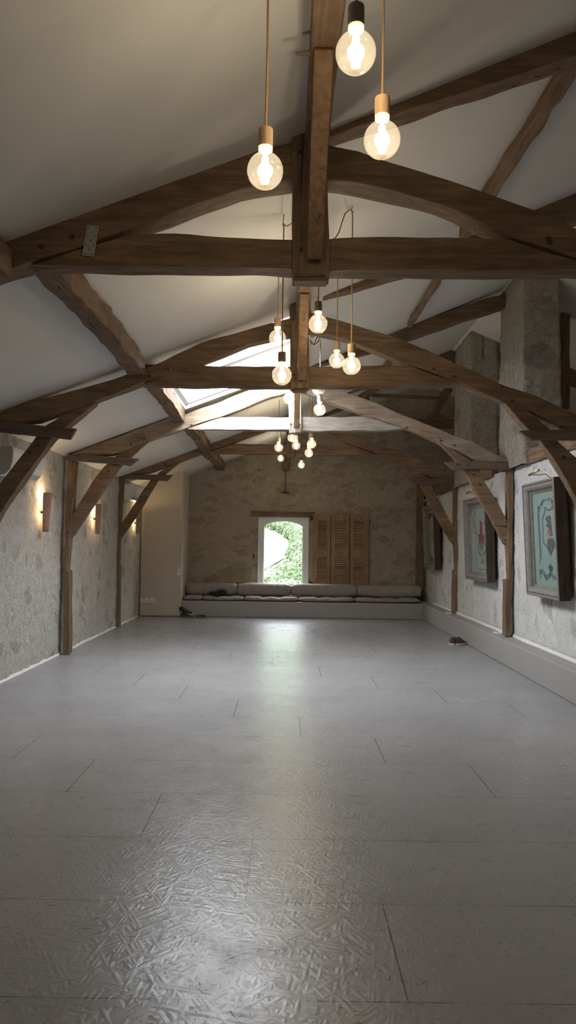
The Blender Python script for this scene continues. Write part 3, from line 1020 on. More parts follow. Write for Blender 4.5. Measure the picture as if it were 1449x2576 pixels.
timber('post', [(298, 1202), (311, 1202), (303, 1318), (299, 1418), (301, 1420), (300, 1578), (290, 1578), (294, 1350)], T4Y, 0.12, WZ, t4, 0.003)
timber('post', [(1141, 1220), (1154, 1220), (1149, 1546), (1138, 1546), (1140, 1434), (1145, 1432), (1142, 1380)], T4Y, 0.10, WZ, t4, 0.003)
pegs(t4, T4Y - 0.04, [(392, 1199), (1066, 1208)], 0.011)
pegs(t4, T4Y + 0.008, [(378, 1222), (366, 1233), (1076, 1229), (1088, 1244)], 0.011)
pegs(t4, T4Y, [(418, 1169), (436, 1161), (557, 1120), (531, 1120), (907, 1124), (935, 1133)], 0.012)
pegs(t4, T4Y - 0.015, [(733, 1140)], 0.009)

# ---- ridge beam segments with their slanting braces, one per bay, running lengthwise between the king posts
RZ = 3.46
for (nm, y0, y1, xa, xb, lab) in (
        ('r0', YB + 0.02, T1Y - 0.02, 0.14, 0.118, 'long oak ridge beam above the nearest bulbs, meeting the nearest truss'),
        ('r1', T1Y + 0.16, T2Y - 0.02, 0.118, 0.105, 'oak ridge beam hidden behind the nearest king post'),
        ('r2', T2Y + 0.15, T3Y - 0.02, 0.105, 0.09, 'oak ridge beam behind the second king post beside the skylight'),
        ('r3', T3Y + 0.14, T4Y - 0.02, 0.09, 0.05, 'oak ridge beam behind the pale grey third king post'),
        ('r4', T4Y + 0.14, YF - 0.02, 0.05, 0.03, 'last oak ridge beam, running into the stone gable')):
    beam3d('ridge_beam', [(xa, y0, RZ), (xb, y1, RZ)], 0.115, 0.15, WY)
    o = C.objects[-1]
    tag(o, lab, 'ridge beam', 'ridge beams')
for (Y, top, bot, xm_, wid, dy, lab) in (
        (T1Y, 3.36, P(785, 655, T1Y).z, 0.118, 0.078, 0.92, 'pale oak brace slanting up from the nearest king post'),
        (T2Y, 3.36, P(756, 955, T2Y).z, 0.105, 0.076, 0.72, 'pale oak brace on the second king post, behind the hanging bulbs'),
        (T3Y, 3.36, P(743, 1076, T3Y).z, 0.09, 0.070, 0.70, 'brown oak brace on the pale grey third king post'),
        (T4Y, 3.36, P(735, 1136, T4Y).z, 0.065, 0.066, 0.70, 'small oak brace on the farthest king post')):
    beam3d('king_post_brace', [(xm_, Y - 0.075, bot), (xm_, Y - 0.075 - dy * 0.15, bot + (top - bot) * 0.2), (xm_, Y - dy, top + 0.04)], wid, 0.085, SZ, None, 0.003, 9)
    tag(C.objects[-1], lab, 'brace', 'king post braces')
for sx in (-1, 1):
    pp = Vector((0.118 + sx * 0.055, 2.93, 3.40))
    MB().tube([pp, pp + Vector((sx * 0.055, 0, -0.004))], [0.012, 0.006], 8).build('peg', WX, None, base=pp)
    tag(C.objects[-1], 'pointed oak peg on the %s side of the nearest ridge beam' % ('left' if sx < 0 else 'right'), 'peg')

# ---- purlins along the left slope
for (y0, y1, xa, xb, za, zb_, lab) in (
        (YB + 0.05, T1Y + 0.0, -1.60, -1.53, 2.86, 2.84, 'hewn oak purlin at the upper left edge before the nearest truss'),
        (T1Y + 0.10, T2Y - 0.02, -1.33, -1.36, 2.92, 2.95, 'worm-eaten oak purlin on the left slope between first and second trusses'),
        (T2Y + 0.12, T3Y - 0.02, -1.30, -1.37, 2.93, 2.955, 'oak purlin along the lower edge of the skylight'),
        (T3Y + 0.12, T4Y - 0.02, -1.32, -1.36, 2.94, 2.95, 'oak purlin on the left slope between third and fourth trusses'),
        (T4Y + 0.12, YF - 0.02, -1.38, -1.36, 2.94, 2.94, 'short oak purlin on the left slope running into the gable')):
    beam3d('purlin', [(xa, y0, za), ((xa + xb) / 2 + 0.02, (y0 + y1) / 2, (za + zb_) / 2 + 0.01), (xb, y1, zb_)], 0.15, 0.15, WY, None, 0.014, 22)
    tag(C.objects[-1], lab, 'purlin', 'purlins')
# ---- purlins along the right slope
def on_ceiling(px, py, drop):
    d = P(px, py, 1.0) - CAM
    k = 0.43
    # CAMH + t dz = 3.5685 + k (t dx - 0.1) - drop
    t = (3.5685 - 0.1 * k - drop - CAMH) / (d.z - k * d.x)
    return CAM + d * t


for (pts, w_, lab) in (
        ([on_ceiling(1446, 150, 0.08), on_ceiling(1345, 310, 0.08), on_ceiling(1240, 470, 0.08), on_ceiling(1168, 588, 0.08)], 0.088, 'crooked oak purlin at upper right, past the nearest truss'),
        ([on_ceiling(1150, 620, 0.07), on_ceiling(1105, 697, 0.07), on_ceiling(1066, 760, 0.07), on_ceiling(1030, 818, 0.07)], 0.062, 'thin oak purlin on the right slope before the near chimney'),
        ([on_ceiling(1000, 880, 0.07), on_ceiling(972, 922, 0.07), on_ceiling(955, 958, 0.07)], 0.075, 'oak purlin on the right slope behind the second tie beam'),
        ([on_ceiling(950, 975, 0.07), on_ceiling(926, 990, 0.07), on_ceiling(900, 1006, 0.07)], 0.085, 'short oak purlin near the gable above the third truss')):
    beam3d('purlin', pts, w_, w_, WY, None, 0.012, 18)
    tag(C.objects[-1], lab, 'purlin', 'purlins')
# gable end timbers
g_ = timber('gable_rafter', [(760, 1062), (819, 1036), (867, 1022), (930, 998), (930, 1010), (867, 1030), (819, 1047), (760, 1075)], 13.5, 0.10, WX, None)
tag(g_, 'short oak rafter on the right slope just in front of the gable', 'rafter')
g_ = timber('cross_rail', [(934, 989), (1010, 992), (1108, 997), (1108, 1004), (1010, 1000), (934, 998)], 13.4, 0.08, WX, None, 0.004)
tag(g_, 'thin crooked horizontal rail under the ceiling near the far chimney', 'rail')
beam3d('loft_strut', [P(1130, 976, 13.1), P(1088, 1046, 14.2)], 0.12, 0.12, WY, None, 0.01)
tag(C.objects[-1], 'slanting oak strut left of the far chimney', 'strut')
b = MB().box(P(1095, 1054, 14.3), (0.30, 0.25, 0.11))
tag(b.build('bearing_block', WX, bevel=0.01), 'short wooden block under the slanting strut by the far chimney', 'block')
b = MB()
p = P(1068, 1066, 14.5)
b.box((p.x + 0.15, 14.5, p.z), (1.2, 0.2, 0.15))
tag(b.build('loft_beam', WX, bevel=0.01), 'dark horizontal beam against the gable left of the far chimney', 'beam')
pg0, pg1 = P(712, 1100, YF - 0.09), P(727, 1183, YF - 0.09)
beam3d('gable_stud', [((pg0.x + pg1.x) / 2 + 0.01, YF - 0.07, 3.38), ((pg0.x + pg1.x) / 2, YF - 0.07, pg1.z)], pg1.x - pg0.x, 0.13, WZ)
tag(C.objects[-1], 'short oak stud against the gable, with the iron chain below', 'stud')
p0, p1 = P(1047, 1222, YF - 0.06), P(1065, 1483, YF - 0.06)
beam3d('corner_post', [((p0.x + p1.x) / 2, YF - 0.06, p0.z + 0.1), ((p0.x + p1.x) / 2, YF - 0.06, BENCH_Z)], 0.14, 0.11, WZ)
tag(C.objects[-1], 'dark oak post in the right corner of the gable', 'post')

# wall plate along the top of the right wall
for (y0, y1, lab) in ((YB + 0.1, 8.62, 'rough oak wall plate on the right wall before the near chimney'), (10.0, 11.35, 'rough oak wall plate between the two chimneys'),
                      (12.3, 14.85, 'rough oak wall plate beyond the far chimney')):
    beam3d('wall_plate', [(XR + 0.075, y0, 2.43), (XR + 0.075, (y0 + y1) / 2, 2.42), (XR + 0.075, y1, 2.44)], 0.20, 0.17, WY, None, 0.02, 30)
    tag(C.objects[-1], lab, 'wall plate', 'wall plates')


# ------------------------------------------------------------------ chimneys
def chimney(x0, x1, y0, y1, z0, z1, label, taper=0.0, sd=0):
    m = MB()
    nz_, nx_, ny_ = 60, 14, 18
    ring = []
    for i in range(nx_):
        ring.append((i / nx_, 0))
    for i in range(ny_):
        ring.append((1, i / ny_))
    for i in range(nx_):
        ring.append((1 - i / nx_, 1))
    for i in range(ny_):
        ring.append((0, 1 - i / ny_))
    n_ = len(ring)
    vs, fs = [], []
    for k in range(nz_ + 1):
        z = z0 + (z1 - z0) * k / nz_
        t = k / nz_
        for (u, v) in ring:
            x = x0 + (x1 - x0) * u + taper * t * (0.5 if u < 0.5 else -0.2)
            y = y0 + (y1 - y0) * v
            d = Vector((u - 0.5, v - 0.5, 0)).normalized()
            q = Vector((x, y, z))
            a_ = noise.fractal(q * 3.0 + Vector((sd, 0, 0)), 1.0, 2.0, 4) * 0.022 + noise.fractal(q * 11 + Vector((sd, 0, 0)), 1.0, 2.0, 3) * 0.010
            vs.append(q + d * a_)
    for k in range(nz_):
        for i in range(n_):
            i2 = (i + 1) % n_
            fs.append((k * n_ + i, k * n_ + i2, (k + 1) * n_ + i2, (k + 1) * n_ + i))
    fs.append(tuple(range(nz_ * n_, (nz_ + 1) * n_)))
    m.add(vs, fs)
    o = m.build('chimney_stack', M_CHIM, None, smooth=True, base=((x0 + x1) / 2, (y0 + y1) / 2, z0))
    return tag(o, label, 'chimney', 'rendered chimney stacks')


chimney(2.70, 3.13, 8.46, 9.45, 2.36, 4.66, 'tall rough rendered stone chimney nearest the camera, above the right wall', 0.03, 1)
chimney(2.72, 3.15, 11.1, 12.15, 2.36, 4.66, 'farther rough rendered stone chimney, partly behind the near one', 0.05, 40)
# loft timbers seen right of the near chimney
beam3d('loft_post', [P(1420, 1030, 9.3), P(1420, 700, 9.3)], 0.10, 0.10, WZ)
tag(C.objects[-1], 'dark upright loft post right of the near chimney', 'post')
beam3d('loft_rafter', [P(1412, 718, 9.35), P(1500, 770, 9.35)], 0.10, 0.14, WX)
tag(C.objects[-1], 'dark rafter sloping down right of the near chimney', 'rafter')
beam3d('loft_rail', [P(1415, 940, 9.5), P(1520, 985, 9.5)], 0.08, 0.20, WX)
tag(C.objects[-1], 'brown diagonal loft timber at the right edge behind the upright post', 'rail')


# ------------------------------------------------------------------ pendant bulbs
def cord_pts(a, b_, sag=0.0, n=10):
    return [Vector(a).lerp(Vector(b_), i / n) + Vector((0, 0, -sag * math.sin(math.pi * i / n))) for i in range(n + 1)]


def pendant(px, py, Y, label, group, holder=None, extra=None, rod=False, cord=None, hook=None):
    c = P(px, py, Y)
    root = thing('pendant_lamp', c, label, 'pendant lamp', group)
    R = 0.0625
    # globe with neck
    prof = []
    for i in range(25):
        th = math.pi * (1 - i / 24 * 0.895)
        prof.append((R * math.sin(th), R * math.cos(th)))
    prof += [(0.0205, 0.0655), (0.0195, 0.071)]
    MB().lathe(prof, c, 36).build('glass_globe', M_GLOBE, root, smooth=True)
    MB().lathe([(0.0, 0.0705), (0.0235, 0.0705), (0.0245, 0.073), (0.0245, 0.083), (0, 0.083)], c, 24).build('lamp_base', M_COLLAR, root, smooth=False)
    fil = MB()
    for k in range(8):
        a_ = 2 * math.pi * k / 8 + 0.3
        fil.tube([c + Vector((0.012 * math.cos(a_), 0.012 * math.sin(a_), -0.042)), c + Vector((0.008 * math.cos(a_), 0.008 * math.sin(a_), 0.046))], 0.0040, 6)
    fil.build('filament', M_FIL, root)
    MB().lathe([(0.0, 0.04), (0.005, 0.045), (0.012, 0.07)], c, 12).build('filament_stem', M_GREYP, root, smooth=True)
    hm = holder or HOLDER
    MB().lathe([(0, 0.083), (0.0255, 0.083), (0.0258, 0.088), (0.0258, 0.142), (0.0245, 0.147), (0.006, 0.148), (0.006, 0.154), (0, 0.154)], c, 24).build('lamp_holder', hm, root, smooth=False)
    top = Vector((c.x, c.y, ceil_z(c.x)))
    if extra:
        pts = extra
    else:
        pts = [c + Vector((0, 0, 0.15)), c.lerp(top, 0.4) + Vector((0.002, 0, 0.1)), top]
    MB().tube(pts, 0.0042 if not rod else 0.006, 8).build('cord', cord or M_CORD, root)
    if hook is not None:
        hz = ceil_z(hook.x)
        MB().tube([hook + Vector((0.008, 0, -0.012)), hook + Vector((0, 0, -0.020)), hook + Vector((-0.008, 0, -0.010)), hook + Vector((-0.004, 0, 0.01)), Vector((hook.x, hook.y, hz))], 0.0025, 6).build('ceiling_hook', M_IRON, root)
    l = bpy.data.lights.new('bulb_light', 'POINT')
    l.energy = BULB_W
    l.color = (1.0, 0.85, 0.64)
    l.shadow_soft_size = 0.03
    lo = bpy.data.objects.new('bulb_light', l)
    lo.parent = root
    lo.location = (0, 0, 0.0)
    C.objects.link(lo)
    return root, c


DARKH = wood('lamp_wood_dark', 'z', (0.20, 0.145, 0.10), (0.30, 0.22, 0.155), None, 0.5)
G1, G2, G3, G4, G5 = ('globe bulbs in front of the nearest truss', 'globe bulbs behind the nearest tie beam', 'globe bulbs below the skylight',
                      'globe bulbs behind the third truss', 'globe bulbs before the gable')
pendant(667, 430, 2.50, 'lit globe bulb hanging left of the nearest king post', G1)
pendant(961, 352, 2.46, 'lit globe bulb in the pale wood holder, lower right of the nearest king post', G1)
pendant(895, 133, 2.21, 'topmost lit globe bulb, the largest, in a holder coloured dark for its backlit shade', G1, DARKH)  # darker wood puts the backlit shade into this holder's colour
pendant(698, 851, 5.35, 'higher lit globe bulb left of the second king post, against the skylight', G2)
c = P(709, 944, 4.65)
hk = Vector((P(714, 562, 4.65).x, 4.65, P(714, 562, 4.65).z))
pendant(709, 944, 4.65, 'lit globe bulb left of the second king post, hanging lowest over its tie beam', G2, None,
        [c + Vector((0, 0, 0.15)), hk + Vector((0, 0, -0.02)), hk, hk + Vector((0.01, 0, -0.015))] + cord_pts(hk + Vector((0.012, 0, -0.02)), (0.06, T1Y + 0.3, hk.z - 0.16), 0.02)[1:], False, None, hk)
pendant(800, 815, 4.82, 'lit globe bulb in dark holder just right of the second king post', G2, DARKH)
pendant(847, 907, 5.85, 'lit globe bulb overlapped by its neighbour, right of the second king post', G2)
c = P(884, 920, 4.95)
hk = P(887, 527, 4.95)
sw = [c + Vector((0, 0, 0.15)), hk + Vector((0, 0, -0.05)), hk + Vector((-0.004, 0, -0.012)), hk + Vector((-0.02, 0, 0.0)), P(868, 537, 4.9), P(860, 560, 4.85), P(853, 583, 4.8), P(845, 597, 4.7), P(832, 605, 4.5)]
pendant(884, 920, 4.95, 'rightmost lit globe bulb of its cluster, its cord looped over the nearest tie beam', G2, None, sw, False, None, hk)
pendant(727, 1003, 8.0, 'lit globe bulb in a holder coloured white for the skylight on it, left of the pale third king post', G3, M_WHITE)  # skylight falling on the holder is put into its white colour
rt, cj = pendant(804, 1031, 7.5, 'lit globe bulb hanging from a white dome canopy on a rod', G3, M_WHITE, None, True, M_GREYP)  # holder whitened too, the skylight on it being part of the colour
cz = P(798, 983, 7.5).z
MB().lathe([(0.0, -0.042), (0.012, -0.042), (0.034, -0.038), (0.052, -0.024), (0.064, 0.0), (0.068, 0.022), (0.068, 0.034), (0, 0.036)], (cj.x - 0.012, cj.y, cz), 28).build('canopy', M_WHITE, rt, smooth=False)
b = MB()
for dx in (-0.03, 0.0, 0.03):
    b.box((cj.x - 0.012 + dx, cj.y - 0.0635 + abs(dx) * 0.3, cz + 0.004), (0.022, 0.008, 0.005))
b.build('canopy_vent', M_DARKP, rt)
pendant(701, 1126, 10.6, 'lit globe bulb, leftmost of the group seen under the pale third tie beam', G4)
pendant(734, 1101, 10.5, 'lit globe bulb tucked directly under the pale third king post', G4)
pendant(745, 1121, 10.8, 'lit globe bulb in wood holder just right below the pale third king post', G4)
pendant(784, 1117, 10.2, 'upper of two overlapping lit bulbs right of the third king post', G4)
pendant(777, 1140, 10.65, 'lower of two overlapping lit bulbs right of the third king post', G4)
pendant(706, 1153, 13.6, 'small lit globe bulb under the farthest tie beam, left of the gable stud', G5)
pendant(758, 1170, 13.2, 'small lit globe bulb under the farthest tie beam, right of the gable stud', G5)
# loose cable from a small junction box below the second king post
b = MB()
pt = [P(778, 848, 6.9), P(783, 866, 6.9), P(790, 866, 6.9), P(797, 850, 6.9), P(803, 846, 6.9), P(802, 858, 6.9), P(790, 868, 6.9), P(780, 856, 6.9)]
b.tube(pt, 0.005, 6)
cab = thing('loose_cable', P(783, 850, 6.9), 'looped grey cable beside the second king post under its rafter', 'cable')
b.build('cable_loop', M_CABLE, cab)
pj = P(781, 850, 6.9)
MB().tube([pj, pj + Vector((0, 0, 0.5))], 0.006, 6).build('cable_feed', M_CABLE, cab)
MB().box(pj + Vector((0.012, 0, 0.012)), (0.05, 0.04, 0.04)).build('junction_box', M_GREYP, cab, bevel=0.006)


# ------------------------------------------------------------------ air conditioners
def aircon(y0, y1, z0, z1, label):
    root = thing('air_conditioner', (XL, (y0 + y1) / 2, z0), label, 'air conditioner', 'wall air conditioners')
    d = 0.22
    prof = [(0, z0 + 0.02), (0.10, z0), (0.155, z0 + 0.015), (0.195, z0 + 0.06), (d - 0.005, z0 + 0.13), (d, z1 - 0.04), (d - 0.012, z1), (0, z1)]
    MB().prism([(XL + x, y0, z) for x, z in prof], (0, y1 - y0, 0)).build('casing', M_WHITE, root, bevel=0.008)
    MB().prism([(XL + x * 0.985 + 0.001, y0 - 0.004, z0 + (z - z0) * 0.985 + 0.002) for x, z in prof], (0, 0.008, 0)).build('end_panel', M_WHITE, root)
    MB().prism([(XL + 0.165, y0 + 0.05, z0 + 0.018), (XL + 0.205, y0 + 0.05, z0 + 0.062), (XL + 0.21, y0 + 0.05, z0 + 0.06), (XL + 0.17, y0 + 0.05, z0 + 0.014)], (0, y1 - y0 - 0.1, 0)).build('air_flap', M_GREYP, root)
    return root


aircon(6.85, 7.70, 2.0, 2.27, 'white wall-mounted air conditioner at the left edge behind the near brace')
aircon(12.30, 13.10, 2.09, 2.36, 'white wall-mounted air conditioner in the far left bay beside the cream block')


# ------------------------------------------------------------------ wall sconces: half-round roof tiles with a lamp behind
def sconce(px, pyt, pyb, label):
    p = PX(px, pyt, XL + 0.06)
    zt, zb2 = p.z, PX(px, pyb, XL + 0.06).z
    y = p.y
    root = thing('tile_sconce', (XL, y, zb2), label, 'wall lamp', 'roof tile wall lamps')
    m = MB()
    n_ = 16
    vs, fs = [], []
    for k in range(7):
        t = k / 6
        z = zb2 + (zt - zb2) * t
        r0 = 0.068 + 0.028 * t
        for r in (r0, r0 - 0.012):
            for i in range(n_ + 1):
                a_ = math.pi * (0.06 + 0.88 * i / n_)
                vs.append((XL + 0.034 + r * 0.80 * math.sin(a_), y - r * math.cos(a_), z + 0.006 * noise.noise((i * 0.5, k, y))))
    w_ = n_ + 1
    for k in range(6):
        for i in range(n_):
            o0, o1 = k * 2 * w_, (k + 1) * 2 * w_
            fs.append((o0 + i, o0 + i + 1, o1 + i + 1, o1 + i))
            fs.append((o0 + w_ + i, o1 + w_ + i, o1 + w_ + i + 1, o0 + w_ + i + 1))
        for i in (0, n_):
            o0, o1 = k * 2 * w_, (k + 1) * 2 * w_
            fs.append((o0 + i, o1 + i, o1 + w_ + i, o0 + w_ + i))
    for o0 in (0, 12 * w_):
        for i in range(n_):
            fs.append((o0 + i, o0 + w_ + i, o0 + w_ + i + 1, o0 + i + 1))
    m.add(vs, fs)
    m.build('tile_shade', M_TERRA, root, smooth=True)
    zc = zb2 + (zt - zb2) * 0.62
    MB().box((XL + 0.02, y, zc - 0.05), (0.04, 0.035, 0.03)).tube([(XL + 0.02, y - 0.02, zc - 0.045), (XL + 0.02, y - 0.085, zc - 0.045)], 0.0045, 6).build('wall_bracket', M_IRON, root)
    MB().ellipsoid((XL + 0.05, y, zc + 0.03), (0.018, 0.018, 0.05), None, 12, 8).build('lamp_bulb', M_FIL, root, smooth=True)
    for (dz, e) in ((zt - zc - 0.015, SCONCE_W * 1.5), (-0.10, SCONCE_W * 0.4)):
        l = bpy.data.lights.new('sconce_light', 'POINT')
        l.energy = e
        l.color = (1.0, 0.70, 0.36)
        l.shadow_soft_size = 0.012
        lo = bpy.data.objects.new('sconce_light', l)
        lo.parent = root
        lo.location = Vector((XL + 0.052, y, zc + dz)) - Vector(root.location)
        C.objects.link(lo)


sconce(118, 1240, 1338, 'curved terracotta tile wall lamp nearest the camera, below the air conditioner')
sconce(247, 1268, 1343, 'curved terracotta tile wall lamp behind the brace of the third truss')
sconce(347, 1288, 1342, 'curved terracotta tile wall lamp farthest away, beside the cream block')


# ------------------------------------------------------------------ paintings on the right wall
def painting(y_far, y_near, zb2, zt, tilt, label, frame_m, panel_m, art, lamp):
    root = thing('framed_painting', (XR - 0.07, (y_far + y_near) / 2, zb2), label, 'painting', 'framed paintings on the right wall')
    Wd, Hh = y_far - y_near, zt - zb2
    a_ = math.atan2(tilt, Hh)
    ca, sa = math.cos(a_), math.sin(a_)

    def T(u, v, d):
        """u from far to near edge (m), v up (m), d out from the back (m)"""
        x = XR - 0.026 - d * ca - v * sa
        return Vector((x, y_far - u, zb2 + v * ca - d * sa))
    prof = [(0.0, 0.0), (0.0, 0.108), (0.006, 0.118), (0.022, 0.118), (0.026, 0.102), (0.034, 0.102), (0.038, 0.114), (0.060, 0.110), (0.078, 0.095), (0.088, 0.078), (0.090, 0.062), (0.100, 0.062), (0.102, 0.052), (0.112, 0.052), (0.114, 0.036), (0.114, 0.0)]
    m = MB()
    vs, fs = [], []
    for o_, d in prof:
        for (u, v) in ((o_, o_), (Wd - o_, o_), (Wd - o_, Hh - o_), (o_, Hh - o_)):
            vs.append(T(u, v, d))
    for i in range(len(prof) - 1):
        for k in range(4):
            k2 = (k + 1) % 4
            fs.append((i * 4 + k, i * 4 + k2, (i + 1) * 4 + k2, (i + 1) * 4 + k))
    m.add(vs, fs)
    m.build('frame', frame_m, root, bevel=0.0025)
    # dark wooden box behind the frame
    m = MB()
    for (u0, u1, v0, v1) in ((0.02, Wd - 0.02, 0.02, Hh - 0.02),):
        m.prism([T(u0, v0, 0.0), T(u1, v0, 0.0), T(u1, v1, 0.0), T(u0, v1, 0.0)], T(0, 0, -0.020 + 0.0) - T(0, 0, 0))
    m.build('backing_box', DKZ, root)
    side = MB()
    side.prism([T(Wd + 0.004, 0.0, 0.0), T(Wd + 0.004, Hh, 0.0), T(Wd + 0.004, Hh, 0.112), T(Wd + 0.004, 0.0, 0.112)], (0, 0.004, 0))
    side.build('frame_edge', DKZ, root)
    b0 = 0.112
    pd = 0.038
    m = MB()
    npl = 3
    for k in range(npl):
        u0 = b0 + (Wd - 2 * b0) * k / npl
        u1 = b0 + (Wd - 2 * b0) * (k + 1) / npl - 0.002
        m.prism([T(u0, b0, pd - 0.02), T(u1, b0, pd - 0.02), T(u1, Hh - b0, pd - 0.02), T(u0, Hh - b0, pd - 0.02)], T(0, 0, pd) - T(0, 0, pd - 0.02))
    panel = m.build('panel', panel_m, root)
    pw, ph = Wd - 2 * b0, Hh - 2 * b0

    def A(u, v, lift=0.0012):
        return T(b0 + pw * u, b0 + ph * v, pd + lift)

    def fill(name, pts, mat, lift=0.0012):
        MB().prism([A(u, v, lift) for u, v in pts], A(0, 0, lift + 0.0008) - A(0, 0, lift)).build(name, mat, panel)

    def stroke(name, lines, mat, w=0.008, lift=0.0022):
        mm = MB()
        for ln in lines:
            pts = [A(u, v, lift) for u, v in ln]
            for i in range(len(pts) - 1):
                t = (pts[i + 1] - pts[i])
                nn = (A(0, 0, 1) - A(0, 0, 0)).normalized()
                s_ = t.cross(nn).normalized() * w / 2
                e = t.normalized() * w * 0.3
                mm.prism([pts[i] - s_ - e, pts[i + 1] - s_ + e, pts[i + 1] + s_ + e, pts[i] + s_ - e], nn * 0.0008)
        mm.build(name, mat, panel)
    art(fill, stroke)
    # picture lamp above
    lm = thing('picture_lamp', (XR, (y_far + y_near) / 2, zt + 0.05), lamp, 'picture lamp', 'brass picture lamps')
    yc = y_far - Wd * 0.42
    base = Vector((XR, yc, zt + 0.02))
    e1 = Vector((XR - 0.24, yc, zt + 0.065))
    MB().tube([base, base + Vector((-0.07, 0, 0.055)), base + Vector((-0.16, 0, 0.045)), e1], 0.005, 8).build('lamp_arm', M_BRASS, lm, smooth=True)
    MB().tube([e1 + Vector((0, 0.02, 0.0)), e1 + Vector((0.02, -0.22, 0.03))], 0.013, 14).build('lamp_tube', M_BRASS, lm, smooth=True)
    MB().tube([base + Vector((-0.0, 0, -0.0)), base + Vector((-0.012, 0, 0))], 0.025, 14).build('wall_mount', M_BRASS, lm)
    # hanging wires
    for u in (0.80, 0.86):
        q = T(Wd * u, Hh, 0.0)
        MB().tube([q, Vector((XR - 0.012, q.y, zt + 0.19))], 0.0022, 5).build('hanging_wire', M_IRON, root)
    return root


def frame_mat(name, col, mark, sc=30, th=0.40):
    m, nt, bb = new_mat(name)
    v = coords(nt)
    f = nz(nt, v, 14, 5, 0.6, 0.8)
    c = ramp(nt, f, [(0.3, tuple(x * 0.72 for x in col)), (0.65, col)])
    k = ramp(nt, nz(nt, coords(nt, (1, 1, 0.45)), sc, 4, 0.6, 2.0), [(th - 0.05, (1, 1, 1)), (th + 0.02, (0, 0, 0))])
    c = mix(nt, math_(nt, 'MULTIPLY', k, 0.7), c, mark)
    L(nt, c, bb.inputs['Base Color'])
    bb.inputs['Roughness'].default_value = 0.7
    bump(nt, bb, f, 0.4, 0.006)
    return m


def panel_mat(name, col, col2):
    m, nt, bb = new_mat(name)
    f = nz(nt, coords(nt, (1, 1, 0.4)), 5, 5, 0.6)
    c = ramp(nt, f, [(0.35, col2), (0.6, col)])
    L(nt, c, bb.inputs['Base Color'])
    bb.inputs['Roughness'].default_value = 0.65
    return m


PA_DK = plain('paint_charcoal', (0.075, 0.08, 0.08), 0.7, 0, 0.2)
PA_RED = plain('paint_red', (0.165, 0.038, 0.038), 0.7, 0, 0.2)
PA_ROSE = plain('paint_rose', (0.24, 0.10, 0.09), 0.7, 0, 0.15)
PA_LINE = plain('paint_dark_line', (0.06, 0.085, 0.08), 0.7)
PA_OCH = plain('paint_ochre', (0.25, 0.22, 0.16), 0.7, 0, 0.1)
PA_GREY = plain('paint_warm_grey', (0.28, 0.24, 0.22), 0.7, 0, 0.1)
PA_MAUVE = plain('paint_mauve', (0.20, 0.115, 0.11), 0.7, 0, 0.15)
PA_PALE = plain('paint_pale', (0.5, 0.5, 0.46), 0.7)


def curl(u, v, r, a0, turns, n=14, asp=0.72):
    return [(u + r * (1 - 0.75 * i / n) * math.cos(a0 + turns * 2 * math.pi * i / n), v + asp * r * (1 - 0.75 * i / n) * math.sin(a0 + turns * 2 * math.pi * i / n)) for i in range(n + 1)]


def wave(u0, v0, u1, v1, amp, cyc, n=60):
    out = []
    L_ = math.hypot(u1 - u0, v1 - v0)
    nx, ny = -(v1 - v0) / L_, (u1 - u0) / L_
    for i in range(n + 1):
        t = i / n
        s_ = amp * math.sin(t * cyc * 2 * math.pi)
        out.append((u0 + (u1 - u0) * t + nx * s_, v0 + (v1 - v0) * t + ny * s_))
    return out


